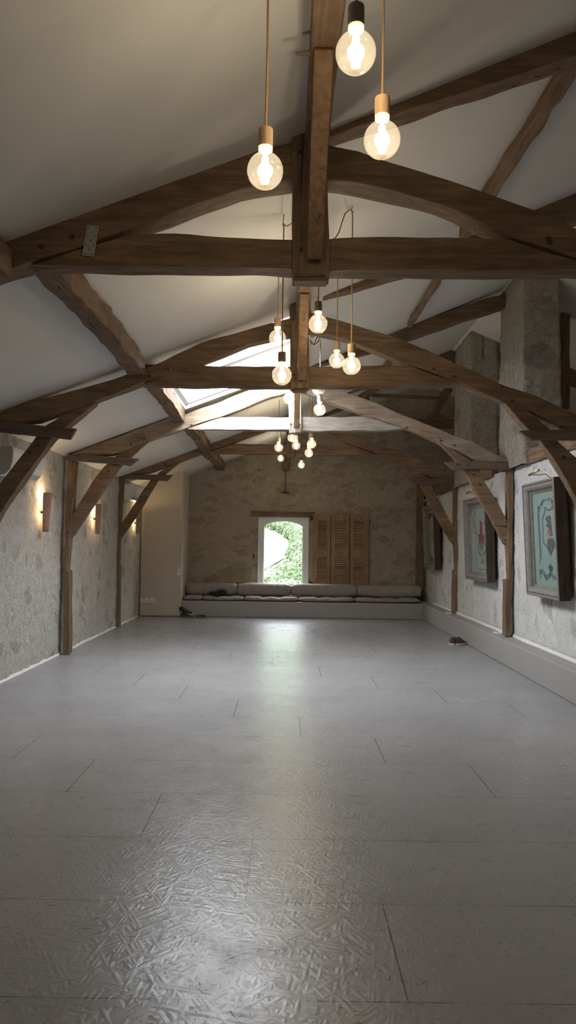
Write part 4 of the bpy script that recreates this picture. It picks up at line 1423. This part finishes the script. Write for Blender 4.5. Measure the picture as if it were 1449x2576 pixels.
def art_crest(fill, stroke):
    sh_ = [(0.51, 0.835), (0.57, 0.806), (0.645, 0.797), (0.72, 0.806), (0.785, 0.835), (0.83, 0.77), (0.885, 0.72), (0.865, 0.60), (0.885, 0.47), (0.78, 0.42), (0.64, 0.335), (0.50, 0.42), (0.365, 0.463), (0.385, 0.60), (0.375, 0.71), (0.46, 0.77), (0.51, 0.835)]
    stroke('shield_outline', [sh_], PA_LINE, 0.013)
    fill('hat', [(0.50, 0.725), (0.53, 0.735), (0.56, 0.728), (0.585, 0.745), (0.62, 0.733), (0.66, 0.745), (0.70, 0.728), (0.715, 0.715), (0.70, 0.69), (0.72, 0.62), (0.74, 0.545), (0.71, 0.53), (0.64, 0.60), (0.52, 0.632), (0.47, 0.642), (0.52, 0.648), (0.555, 0.66), (0.535, 0.69), (0.50, 0.70)], PA_DK)
    fill('face', [(0.55, 0.615), (0.62, 0.605), (0.69, 0.575), (0.70, 0.54), (0.66, 0.52), (0.60, 0.53), (0.57, 0.56)], PA_ROSE, 0.002)
    fill('eye', [(0.57, 0.612), (0.585, 0.618), (0.60, 0.612), (0.60, 0.602), (0.585, 0.598), (0.57, 0.602)], PA_PALE, 0.003)
    fill('collar', [(0.58, 0.522), (0.66, 0.53), (0.74, 0.51), (0.75, 0.50), (0.60, 0.508)], PA_OCH, 0.0026)
    fill('body', [(0.56, 0.50), (0.64, 0.508), (0.76, 0.50), (0.82, 0.478), (0.87, 0.466), (0.78, 0.42), (0.64, 0.338), (0.54, 0.40), (0.52, 0.45)], PA_DK)
    lines = []
    for (du, sg) in ((0.20, 1), (0.98, -1)):
        lines.append(wave(du, 0.83, du + 0.02 * sg, 0.24, 0.016, 9))
        lines.append(wave(du + 0.035 * sg, 0.80, du + 0.05 * sg, 0.28, 0.012, 13))
        lines.append([(du - 0.0, 0.86), (du + 0.02 * sg, 0.84), (du + 0.08 * sg, 0.845), (du + 0.15 * sg, 0.88), (du + 0.24 * sg, 0.915), (du + 0.33 * sg, 0.92), (du + 0.38 * sg, 0.905)])
        lines.append([(du + 0.03 * sg, 0.83), (du + 0.10 * sg, 0.85), (du + 0.18 * sg, 0.885), (du + 0.27 * sg, 0.90), (du + 0.34 * sg, 0.895)])
        lines.append(curl(du + 0.05 * sg, 0.815, 0.05, 0, 1.3 * sg))
        lines.append(curl(du + 0.20 * sg, 0.875, 0.04, 1, 1.2 * sg))
    for k in (0.0, 0.018, 0.036):
        lines.append([(0.17, 0.155 - k), (0.24, 0.175 - k), (0.32, 0.165 - k), (0.40, 0.12 - k), (0.48, 0.115 - k), (0.56, 0.14 - k), (0.60, 0.165 - k), (0.66, 0.135 - k), (0.74, 0.115 - k), (0.82, 0.125 - k), (0.90, 0.155 - k), (0.97, 0.145 - k)])
    for a_ in (-0.9, -0.45, 0.0, 0.45, 0.9):
        lines.append([(0.60 + 0.02 * a_, 0.165), (0.60 + 0.07 * a_, 0.20), (0.60 + 0.09 * a_, 0.245 - 0.04 * abs(a_))])
        lines.append([(0.60 + 0.02 * a_ + 0.03, 0.165), (0.60 + 0.07 * a_ + 0.03, 0.19), (0.60 + 0.09 * a_, 0.245 - 0.04 * abs(a_))])
    lines.append(curl(0.20, 0.12, 0.06, 2, -1.2))
    lines.append(curl(0.42, 0.085, 0.05, 1, 1.3))
    for ln in lines:
        stroke('scroll_stroke', [ln], PA_LINE, 0.0065)


def art_lobster(fill, stroke):
    for (cu, cv) in ((0, 0), (0, 1), (1, 0), (1, 1)):
        su, sv = (1 if cu == 0 else -1), (1 if cv == 0 else -1)
        pts = [(cu, cv), (cu + su * 0.34, cv)] + [(cu + su * (0.34 - 0.10 * math.sin(a * math.pi / 12) - 0.20 * a / 6), cv + sv * (0.02 + 0.12 * (1 - math.cos(a * math.pi / 12)))) for a in range(1, 7)] + [(cu, cv + sv * 0.15)]
        fill('corner_scallop', pts, PA_MAUVE if cv else PA_GREY)
    fill('side_drape', [(0.0, 0.84), (0.10, 0.80), (0.22, 0.74), (0.34, 0.62), (0.36, 0.58), (0.0, 0.58)], PA_OCH, 0.0009)
    stroke('inner_border', [[(0.30, 0.97), (0.30, 0.88), (0.22, 0.84), (0.10, 0.82)], [(0.10, 0.82), (0.30, 0.70), (0.38, 0.60), (0.40, 0.56)], [(0.30, 0.97), (0.80, 0.97)], [(0.36, 0.05), (0.84, 0.05)], [(0.30, 0.12), (0.36, 0.05)], [(0.28, 0.90), (0.28, 0.10)]], PA_LINE, 0.007)
    fill('tail', [(0.54, 0.56), (0.52, 0.62), (0.55, 0.70), (0.53, 0.76), (0.56, 0.775), (0.60, 0.765), (0.66, 0.745), (0.70, 0.72), (0.67, 0.70), (0.68, 0.62), (0.66, 0.56)], PA_RED)
    fill('body', [(0.42, 0.58), (0.48, 0.565), (0.56, 0.58), (0.66, 0.575), (0.74, 0.56), (0.80, 0.58), (0.78, 0.52), (0.74, 0.46), (0.76, 0.42), (0.62, 0.445), (0.46, 0.42), (0.48, 0.47), (0.44, 0.53)], PA_RED, 0.0016)
    stroke('claws', [[(0.48, 0.43), (0.43, 0.38), (0.44, 0.31), (0.52, 0.26)], [(0.74, 0.43), (0.80, 0.38), (0.78, 0.31), (0.70, 0.26)], [(0.55, 0.43), (0.54, 0.36)], [(0.66, 0.43), (0.65, 0.35)], [(0.60, 0.44), (0.60, 0.35)]], PA_RED, 0.022)
    stroke('antennae', [[(0.52, 0.40), (0.56, 0.30), (0.61, 0.20)], [(0.70, 0.40), (0.66, 0.30), (0.63, 0.20)]], PA_LINE, 0.006)
    fill('vase', [(0.60, 0.215), (0.66, 0.215), (0.66, 0.195), (0.73, 0.15), (0.71, 0.135), (0.55, 0.135), (0.53, 0.15), (0.60, 0.195)], PA_ROSE)


def art_leaves(fill, stroke):
    fill('leaf_top', [(0.10, 0.96), (0.25, 0.985), (0.45, 0.96), (0.70, 0.97), (0.85, 0.94), (0.60, 0.92), (0.45, 0.88), (0.30, 0.84), (0.12, 0.85)], PA_RED)
    fill('leaf_middle', [(0.40, 0.52), (0.52, 0.60), (0.62, 0.70), (0.70, 0.73), (0.78, 0.66), (0.82, 0.55), (0.86, 0.46), (0.80, 0.40), (0.66, 0.43), (0.50, 0.47)], PA_ROSE)
    fill('leaf_heart', [(0.55, 0.50), (0.64, 0.55), (0.76, 0.50), (0.74, 0.45), (0.62, 0.44)], PA_RED, 0.002)
    fill('leaf_bottom', [(0.10, 0.20), (0.22, 0.16), (0.35, 0.12), (0.55, 0.07), (0.85, 0.05), (0.95, 0.03), (0.60, 0.02), (0.20, 0.03)], PA_RED)
    stroke('inner_border', [[(0.08, 0.02), (0.08, 0.98)], [(0.03, 0.02), (0.03, 0.98)]], PA_LINE, 0.008)


F1 = frame_mat('grey_washed_frame', (0.235, 0.222, 0.20), (0.09, 0.14, 0.13), 22, 0.33)
F2 = frame_mat('mauve_marbled_frame', (0.225, 0.20, 0.195), (0.08, 0.05, 0.06), 26, 0.43)
F3 = frame_mat('olive_washed_frame', (0.21, 0.20, 0.16), (0.08, 0.11, 0.085), 22, 0.36)
N1 = panel_mat('panel_turquoise', (0.205, 0.285, 0.262), (0.175, 0.245, 0.225))
N2 = panel_mat('panel_pale_blue', (0.225, 0.275, 0.272), (0.19, 0.235, 0.232))
N3 = panel_mat('panel_sage', (0.24, 0.275, 0.22), (0.20, 0.235, 0.19))
painting(8.17, 7.19, 0.885, 2.095, 0.055, 'tall turquoise painting of a hatted bird-like crest in a grey frame', F1, N1, art_crest, 'brass picture lamp above the turquoise crest painting')
painting(10.98, 9.80, 0.925, 2.09, 0.04, 'pale blue painting with a red lobster in a mauve marbled frame', F2, N2, art_lobster, 'brass picture lamp above the red lobster painting')
painting(14.28, 13.26, 0.97, 2.16, 0.05, 'sage green painting with red leaves, farthest along the right wall', F3, N3, art_leaves, 'brass picture lamp above the sage green painting')


# ------------------------------------------------------------------ cushions on the bench
def cushion(name, x0, x1, y0, y1, z0, z1, mat, label, group, tufts=0, sd=0, power=0.42, cat='cushion', roundy=0.75):
    nu, nv = 44, 28
    vs, fs = [], []
    hx, hy, hz = (x1 - x0) / 2, (y1 - y0) / 2, (z1 - z0) / 2
    c = Vector(((x0 + x1) / 2, (y0 + y1) / 2, (z0 + z1) / 2))

    def sg(v, e):
        return math.copysign(abs(v) ** e, v)
    # super-ellipsoid along x
    for j in range(nu + 1):
        a_ = -math.pi / 2 + math.pi * j / nu
        cx_, sx_ = max(0.0, math.cos(a_)) ** 0.28, sg(math.sin(a_), 0.42)
        for i in range(nv):
            t = 2 * math.pi * i / nv
            yy, zz = sg(math.cos(t), roundy), sg(math.sin(t), roundy)
            q = Vector((sx_ * hx, cx_ * yy * hy, cx_ * zz * hz))
            w = noise.fractal((q.x * 2.2 + sd, q.y * 4, q.z * 4 + sd), 1.0, 2.0, 3)
            cr = 0.006 * math.sin(q.x * 46 + 2.5 * noise.noise((q.x * 3, sd, 0)) + q.z * 9) * (0.4 + 0.6 * abs(noise.noise((q.x * 1.5, sd, 4))))
            if tufts:
                d = abs(((sx_ * 0.5 + 0.5) * tufts) % 1.0 - 0.5)
                q.z += (-0.020 * math.exp(-((0.5 - d) / 0.09) ** 2)) if zz > -0.3 else 0
            q += Vector((0, yy, zz)) * (0.016 * w * min(1, hz / 0.06) + cr * min(1, hz / 0.08))
            vs.append(c + q)
    for j in range(nu):
        for i in range(nv):
            i2 = (i + 1) % nv
            fs.append((j * nv + i, (j + 1) * nv + i, (j + 1) * nv + i2, j * nv + i2))
    o = MB().add(vs, fs).build(name, mat, None, smooth=True, base=(c.x, c.y, z0))
    return tag(o, label, cat, group)


def bx(px, Y):
    return P(px, 1495, Y).x


MT = BENCH_Z + 0.085
for k, (a, b2, lab) in enumerate(((459, 508, 'short grey mattress at the left end of the bench'), (508, 613, 'grey mattress under the black garment'),
                                  (613, 752, 'grey tufted mattress below the window'), (752, 894, 'grey tufted mattress below the shutters'), (894, 1061, 'grey mattress at the right end of the bench'))):
    x0 = max(bx(a, 14.15), bx1 + 0.01)
    x1 = min(bx(b2, 14.15), XR - 0.02)
    cushion('bench_mattress', x0, x1, 14.12, 14.86, BENCH_Z + 0.002, MT, M_LINEN2, lab, 'linen bench mattresses', 1 if k == 0 else 3, k * 7.3, cat='mattress', roundy=0.5)
for k, (a, b2, lab) in enumerate(((462, 596, 'grey bolster cushion behind the black garment'), (596, 732, 'grey bolster cushion below the window, left one'),
                                  (732, 899, 'long grey bolster cushion below the shutters'), (899, 1062, 'grey bolster cushion at the right end of the bench'))):
    x0 = max(bx(a, 14.48), bx1 + 0.01)
    x1 = min(bx(b2, 14.48), XR - 0.03)
    cushion('bolster', x0, x1, 14.46, 14.755, MT - 0.012, MT + 0.235, M_LINEN, lab, 'linen bolsters', 0, k * 11.1 + 3, roundy=0.72)

# black garment thrown on the bench
c = P(549, 1495, 14.3)


def gar(p, v):
    k = noise.fractal(v * 2.3 + Vector((4, 2, 1)), 1.0, 2.0, 4)
    return p * (1 + 0.28 * k) + Vector((0, 0, 0.035 * max(0, math.sin((v.x + 0.2) * 2.6)) if v.z > 0 else 0))


o = MB().ellipsoid((c.x, 14.32, MT + 0.045), (0.20, 0.10, 0.052), None, 40, 22, gar).build('crumpled_garment', M_BLACKCLOTH, None, smooth=True, base=(c.x, 14.32, MT))
tag(o, 'crumpled black garment lying on the bench mattress', 'clothing')


# ------------------------------------------------------------------ shoes
def shoe_mesh(length, width, height, low=False):
    """upper and sole outlines: toe at +x, heel at -x, foot on z=0"""
    up, so = MB(), MB()
    n_ = 18
    vs, fs = [], []
    ring = 14
    for j in range(n_ + 1):
        t = j / n_
        x = -length / 2 + length * t
        wv = width / 2 * (0.72 + 0.10 * math.sin(t * 5) + 0.28 * math.sin(math.pi * min(1, t * 1.1)) - 0.10) * (1 - max(0, (t - 0.86) / 0.14) ** 2 * 0.6) * (0.55 + 0.45 * min(1, t / 0.08))
        hv = height * (1.0 if t < 0.30 else (1.0 - 0.62 * min(1, (t - 0.30) / 0.42)))
        if low:
            hv = height * (0.75 if t < 0.35 else 0.75 + 0.25 * math.sin((t - 0.35) / 0.65 * math.pi))
        if t > 0.9:
            hv *= 1 - 0.55 * ((t - 0.9) / 0.1) ** 1.5
        dip = 0.16 * height * math.exp(-((t - 0.20) / 0.09) ** 2)
        for i in range(ring):
            a_ = math.pi * i / (ring - 1)
            yy = wv * math.cos(a_)
            zz = 0.022 + (hv - dip * math.sin(a_) - 0.022) * max(0.0, math.sin(a_)) ** 0.55
            vs.append((x, yy * (1 - 0.18 * math.sin(a_)), zz))
    for j in range(n_):
        for i in range(ring - 1):
            fs.append((j * ring + i, j * ring + i + 1, (j + 1) * ring + i + 1, (j + 1) * ring + i))
    fs.append(tuple(range(ring - 1, -1, -1)))
    fs.append(tuple(range(n_ * ring, (n_ + 1) * ring)))
    up.add(vs, fs)
    out = []
    for j in range(n_ + 1):
        t = j / n_
        x = -length / 2 - 0.006 + (length + 0.012) * t
        wv = width / 2 * (0.72 + 0.10 * math.sin(t * 5) + 0.28 * math.sin(math.pi * min(1, t * 1.1)) - 0.10) * (1 - max(0, (t - 0.86) / 0.14) ** 2 * 0.6) * (0.55 + 0.45 * min(1, t / 0.08)) + 0.004
        out.append((x, wv))
    poly = [(x, w_, 0) for x, w_ in out] + [(x, -w_, 0) for x, w_ in reversed(out)]
    so.prism(poly, (0, 0, 0.028))
    la = MB()
    for k in range(5):
        t = 0.40 + 0.075 * k
        x = -length / 2 + length * t
        z = height * (1.0 - 0.62 * min(1, (t - 0.30) / 0.42)) + 0.002
        la.tube([(x, -width * 0.20, z - 0.012), (x + 0.004, 0, z + 0.002), (x, width * 0.20, z - 0.012)], 0.0032, 6)
    op = MB().ellipsoid((-length * 0.27, 0, height * 0.87), (length * 0.14, width * 0.24, height * 0.10), None, 18, 8)
    return up, so, la, op


def shoe(name, base, rz, label, group, mats, length=0.27, width=0.098, height=0.115, rx=0.0, laces=True, cat='shoe', low=False, ry=0.0):
    root = thing(name, base, label, cat, group)
    root.rotation_euler = (rx, ry, rz)
    up, so, la, op = shoe_mesh(length, width, height, low)
    for m_, nm, mt in ((up, 'upper', mats[0]), (so, 'sole', mats[1]), (la, 'laces', mats[2]), (op, 'opening', M_DARKP)):
        if nm == 'laces' and not laces:
            continue
        o = m_.build(nm, mt, None, smooth=(nm in ('upper', 'opening')), base=(0, 0, 0))
        o.parent = root
        if nm == 'sole':
            bv = o.modifiers.new('bevel', 'BEVEL')
            bv.width = 0.004
    return root


pr1, pr2 = P(1142, 1623, 10.5), P(1158, 1623, 10.5)
shoe('sneaker', (pr1.x, 10.62, 0), math.radians(84), 'maroon canvas sneaker on the floor, the left of the pair by the ledge', 'pair of maroon sneakers', (M_MAROON, M_SOLE, M_LACE))
shoe('sneaker', (pr2.x + 0.045, 10.60, 0), math.radians(36), 'maroon canvas sneaker on the floor, the right of the pair, turned towards the ledge', 'pair of maroon sneakers', (M_MAROON, M_SOLE, M_LACE))
pl1 = P(470, 1548, 13.9)
shoe('sneaker', (P(473, 1548, 13.8).x, 13.84, 0), math.radians(-28), 'black sneaker flat on the floor beside the cream block', 'pair of black sneakers', (M_SHOEBLK, M_SOLED, M_LACE), height=0.10)
shoe('sneaker', (P(468, 1540, 13.97).x, 13.985, 0.085), math.radians(-12), 'black sneaker leaning on its mate against the cream block', 'pair of black sneakers', (M_SHOEBLK, M_SOLE, M_LACE), height=0.10, rx=math.radians(38), ry=math.radians(14))
shoe('slipper', (P(506, 1550, 13.8).x, 13.85, 0), math.radians(-22), 'dark brown slip-on shoe alone on the floor before the bench', None, (M_SHOEBLK, M_SOLED, M_LACE), 0.20, 0.085, 0.062, 0, False, 'shoe', True)

# ------------------------------------------------------------------ small fittings
# remote control on the cream block
r0 = P(449.5, 1437, 14.0)
rem = thing('remote_control', (r0.x, 13.985, r0.z - 0.08), 'white remote control in its holder on the edge of the cream block', 'remote control')
MB().box((r0.x, 13.985, r0.z), (0.046, 0.022, 0.145)).build('remote_body', M_WHITE, rem, bevel=0.008)
MB().box((r0.x, 13.972, r0.z + 0.045), (0.032, 0.004, 0.03)).build('display', M_GREYP, rem)
b = MB()
for i in range(2):
    for j in range(2):
        b.box((r0.x - 0.009 + 0.018 * i, 13.973, r0.z + 0.005 - 0.022 * j), (0.010, 0.004, 0.008))
b.build('buttons', M_DARKP, rem)
# sockets low on the cream block
for (px, lab, rnd) in ((357.5, 'round white wall socket low on the cream block, beside the stone wall', True), (369.5, 'square white wall socket in the middle of three on the cream block', False), (383.5, 'square white wall socket nearest the bench on the cream block', False)):
    s0 = P(px, 1510, 14.0)
    so_ = thing('wall_socket', (s0.x, 13.99, s0.z), lab, 'socket', 'wall sockets on the cream block')
    if rnd:
        MB().tube([(s0.x, 14.0, s0.z), (s0.x, 13.986, s0.z)], 0.040, 24).build('cover_plate', M_WHITE, so_)
    else:
        MB().box((s0.x, 13.993, s0.z), (0.084, 0.014, 0.084)).build('cover_plate', M_WHITE, so_, bevel=0.004)
    MB().tube([(s0.x, 13.985, s0.z), (s0.x, 13.983, s0.z)], 0.020, 18).build('socket_well', M_GREYP, so_)
    b = MB()
    for dx in (-0.009, 0.009):
        b.tube([(s0.x + dx, 13.983, s0.z), (s0.x + dx, 13.981, s0.z)], 0.003, 8)
    b.build('socket_holes', M_DARKP, so_)
# white box high on the cream block
j0 = P(366, 1216, 14.0)
b = MB().box((j0.x, 13.98, j0.z), (0.11, 0.04, 0.10))
tag(b.build('junction_box', M_WHITE, bevel=0.005), 'small white box high on the cream block by the brace', 'junction box')
# white plates lying on the ledge in front of the posts
for (px, py, lab) in ((1252, 1593, 'white floor socket plate on the ledge beside the third truss post'), (1128, 1543, 'white floor socket plate on the ledge beside the farthest truss post')):
    d = P(px, py, 1.0) - CAM
    t = (BENCH_Z - CAMH) / d.z
    q = CAM + d * t
    xq = min(max(q.x, LEDGE_X + 0.055), XR - 0.06)
    so_ = thing('ledge_socket', (xq, q.y, BENCH_Z), lab, 'socket', 'white sockets on the ledge')
    MB().box((xq, q.y, BENCH_Z + 0.006), (0.085, 0.17, 0.012)).build('cover_plate', M_WHITE, so_, bevel=0.003)
    MB().box((xq, q.y - 0.045, BENCH_Z + 0.0125), (0.05, 0.05, 0.002)).build('socket_well', M_GREYP, so_)
    MB().box((xq, q.y + 0.045, BENCH_Z + 0.0125), (0.05, 0.05, 0.002)).build('socket_well', M_GREYP, so_)


# ------------------------------------------------------------------ outside the window: rising ground, gravel drive, hedges
def gz_(y):
    return 0.55 + 0.125 * (y - 21.0)


M_GRAVEL = plain('pale_gravel', (0.062, 0.062, 0.061), 0.9, 0, 0.08, 8, 0.2)
def gp(px, py):
    d = P(px, py, 1.0) - CAM
    t = (0.55 - 0.125 * 21.0 - CAMH) / (d.z - 0.125 * d.y)
    return CAM + d * t


M_GRASS = plain('grass_green', (0.045, 0.075, 0.020), 0.9, 0, 0.3, 6)


def leaf_mat(name, a, b2):
    m, nt, bb = new_mat(name)
    oi = nz(nt, coords(nt), 9, 3, 0.6)
    c = ramp(nt, oi, [(0.35, a), (0.65, b2)])
    L(nt, c, bb.inputs['Base Color'])
    bb.inputs['Roughness'].default_value = 0.4
    return m


M_LEAF = leaf_mat('hedge_leaf', (0.020, 0.045, 0.012), (0.055, 0.095, 0.030))
M_LEAF2 = leaf_mat('bright_leaf', (0.038, 0.072, 0.024), (0.088, 0.128, 0.05))
b = MB()
b.quad((-30, 15.6, gz_(15.6)), (40, 15.6, gz_(15.6)), (40, 60, gz_(60)), (-30, 60, gz_(60)))
o = b.build('ground_1', M_GRASS)
structure(o, 'grassy slope rising outside the gable window')
drv = [(610, 1330), (664, 1334), (685, 1338), (705, 1347), (722, 1360), (731, 1376), (730, 1390), (718, 1404), (700, 1416), (680, 1427), (660, 1436), (610, 1450)]
pts = []
for (x, y) in drv:
    d = P(x, y, 1.0) - CAM
    # ray against the rising ground plane
    t = (0.55 - 0.125 * 21.0 - CAMH) / (d.z - 0.125 * d.y)
    q = CAM + d * t
    pts.append(q + Vector((0, 0, 0.02)))
b = MB().prism(pts, (0, 0, 0.03))
o = b.build('drive_1', M_GRAVEL)
structure(o, 'pale gravel drive curving outside the gable window')


def hedge(label, blobs, nleaf, mat, size):
    ctr = Vector(blobs[0][0])
    root = thing('hedge', (ctr.x, ctr.y, blobs[0][0][2] - blobs[0][1][2]), label, 'hedge', 'hedges outside the window')
    core, lv = MB(), MB()
    vs, fs = [], []
    for (c0, r) in blobs:
        core.ellipsoid(c0, (r[0] * 0.93, r[1] * 0.93, r[2] * 0.93), None, 20, 12)
    for i in range(nleaf):
        c0, r = blobs[i % len(blobs)]
        v = Vector((random.gauss(0, 1), random.gauss(0, 1), random.gauss(0, 1))).normalized()
        if v.y > 0.4:
            v.y = -v.y
        k = random.uniform(0.90, 1.06)
        p = Vector(c0) + Vector((v.x * r[0], v.y * r[1], v.z * r[2])) * k
        a_ = Vector((random.uniform(-1, 1), random.uniform(-1, 0.2), random.uniform(-0.7, 0.7))).normalized()
        t = a_.orthogonal().normalized()
        w_ = a_.cross(t)
        s_ = size * random.uniform(0.6, 1.3)
        i0 = len(vs)
        vs += [p - t * s_, p + w_ * s_ * 0.35, p + t * s_, p - w_ * s_ * 0.35]
        fs.append((i0, i0 + 1, i0 + 2, i0 + 3))
    core.build('branches', mat, root, smooth=True)
    me = bpy.data.meshes.new('leaves')
    off = Vector(root.location)
    me.from_pydata([tuple(v - off) for v in vs], [], fs)
    me.materials.append(mat)
    lo = bpy.data.objects.new('leaves', me)
    lo.parent = root
    C.objects.link(lo)
    return root


def hp(px, py, Y):
    return tuple(P(px, py, Y))


# wooded bank closing the view above the drive
b = MB()
vs, fs = [], []
for j in range(41):
    for i in range(61):
        x, t = -45 + 1.5 * i, j / 40
        y = 36 + 22 * t + 2.2 * noise.noise((x * 0.25, t * 6, 0))
        z = gz_(35) + 14 * t ** 0.8 + 2.0 * noise.noise((x * 0.3, t * 7, 5))
        vs.append((x, y, z - 0.6))
for j in range(40):
    for i in range(60):
        fs.append((j * 61 + i, j * 61 + i + 1, (j + 1) * 61 + i + 1, (j + 1) * 61 + i))
structure(b.add(vs, fs).build('ground_2', M_LEAF, smooth=True), 'steep wooded green bank rising beyond the drive')
hedge('leafy green hedge filling the lower part of the window view', [(hp(690, 1478, 20), (0.75, 0.6, 0.52)), (hp(735, 1460, 20.4), (0.6, 0.6, 0.55)), (hp(770, 1440, 20.8), (0.6, 0.6, 0.6)), (hp(655, 1490, 20), (0.6, 0.6, 0.5)), (hp(712, 1500, 19.6), (1.0, 0.6, 0.5))], 20000, M_LEAF2, 0.036)
hedge('bright leafy shrub at the right of the window view', [(hp(752, 1402, 23), (0.42, 0.6, 0.5)), (hp(762, 1365, 25), (0.48, 0.7, 0.7)), (hp(770, 1330, 27), (0.6, 0.7, 0.8))], 12000, M_LEAF2, 0.036)
far_blobs = []
for (x, y, r) in ((635, 1322, 1.0), (665, 1325, 0.9), (688, 1330, 0.8), (704, 1337, 0.65), (718, 1347, 0.5), (730, 1360, 0.4), (745, 1340, 0.8), (680, 1318, 1.2), (720, 1325, 1.2)):
    q = gp(x, y)
    far_blobs.append(((q.x + 0.15, q.y + 0.8, q.z + r * 0.6), (r * 1.1, 0.7, r * 0.85)))
hedge('darker green hedge along the far side of the gravel drive', far_blobs, 18000, M_LEAF2, 0.055)
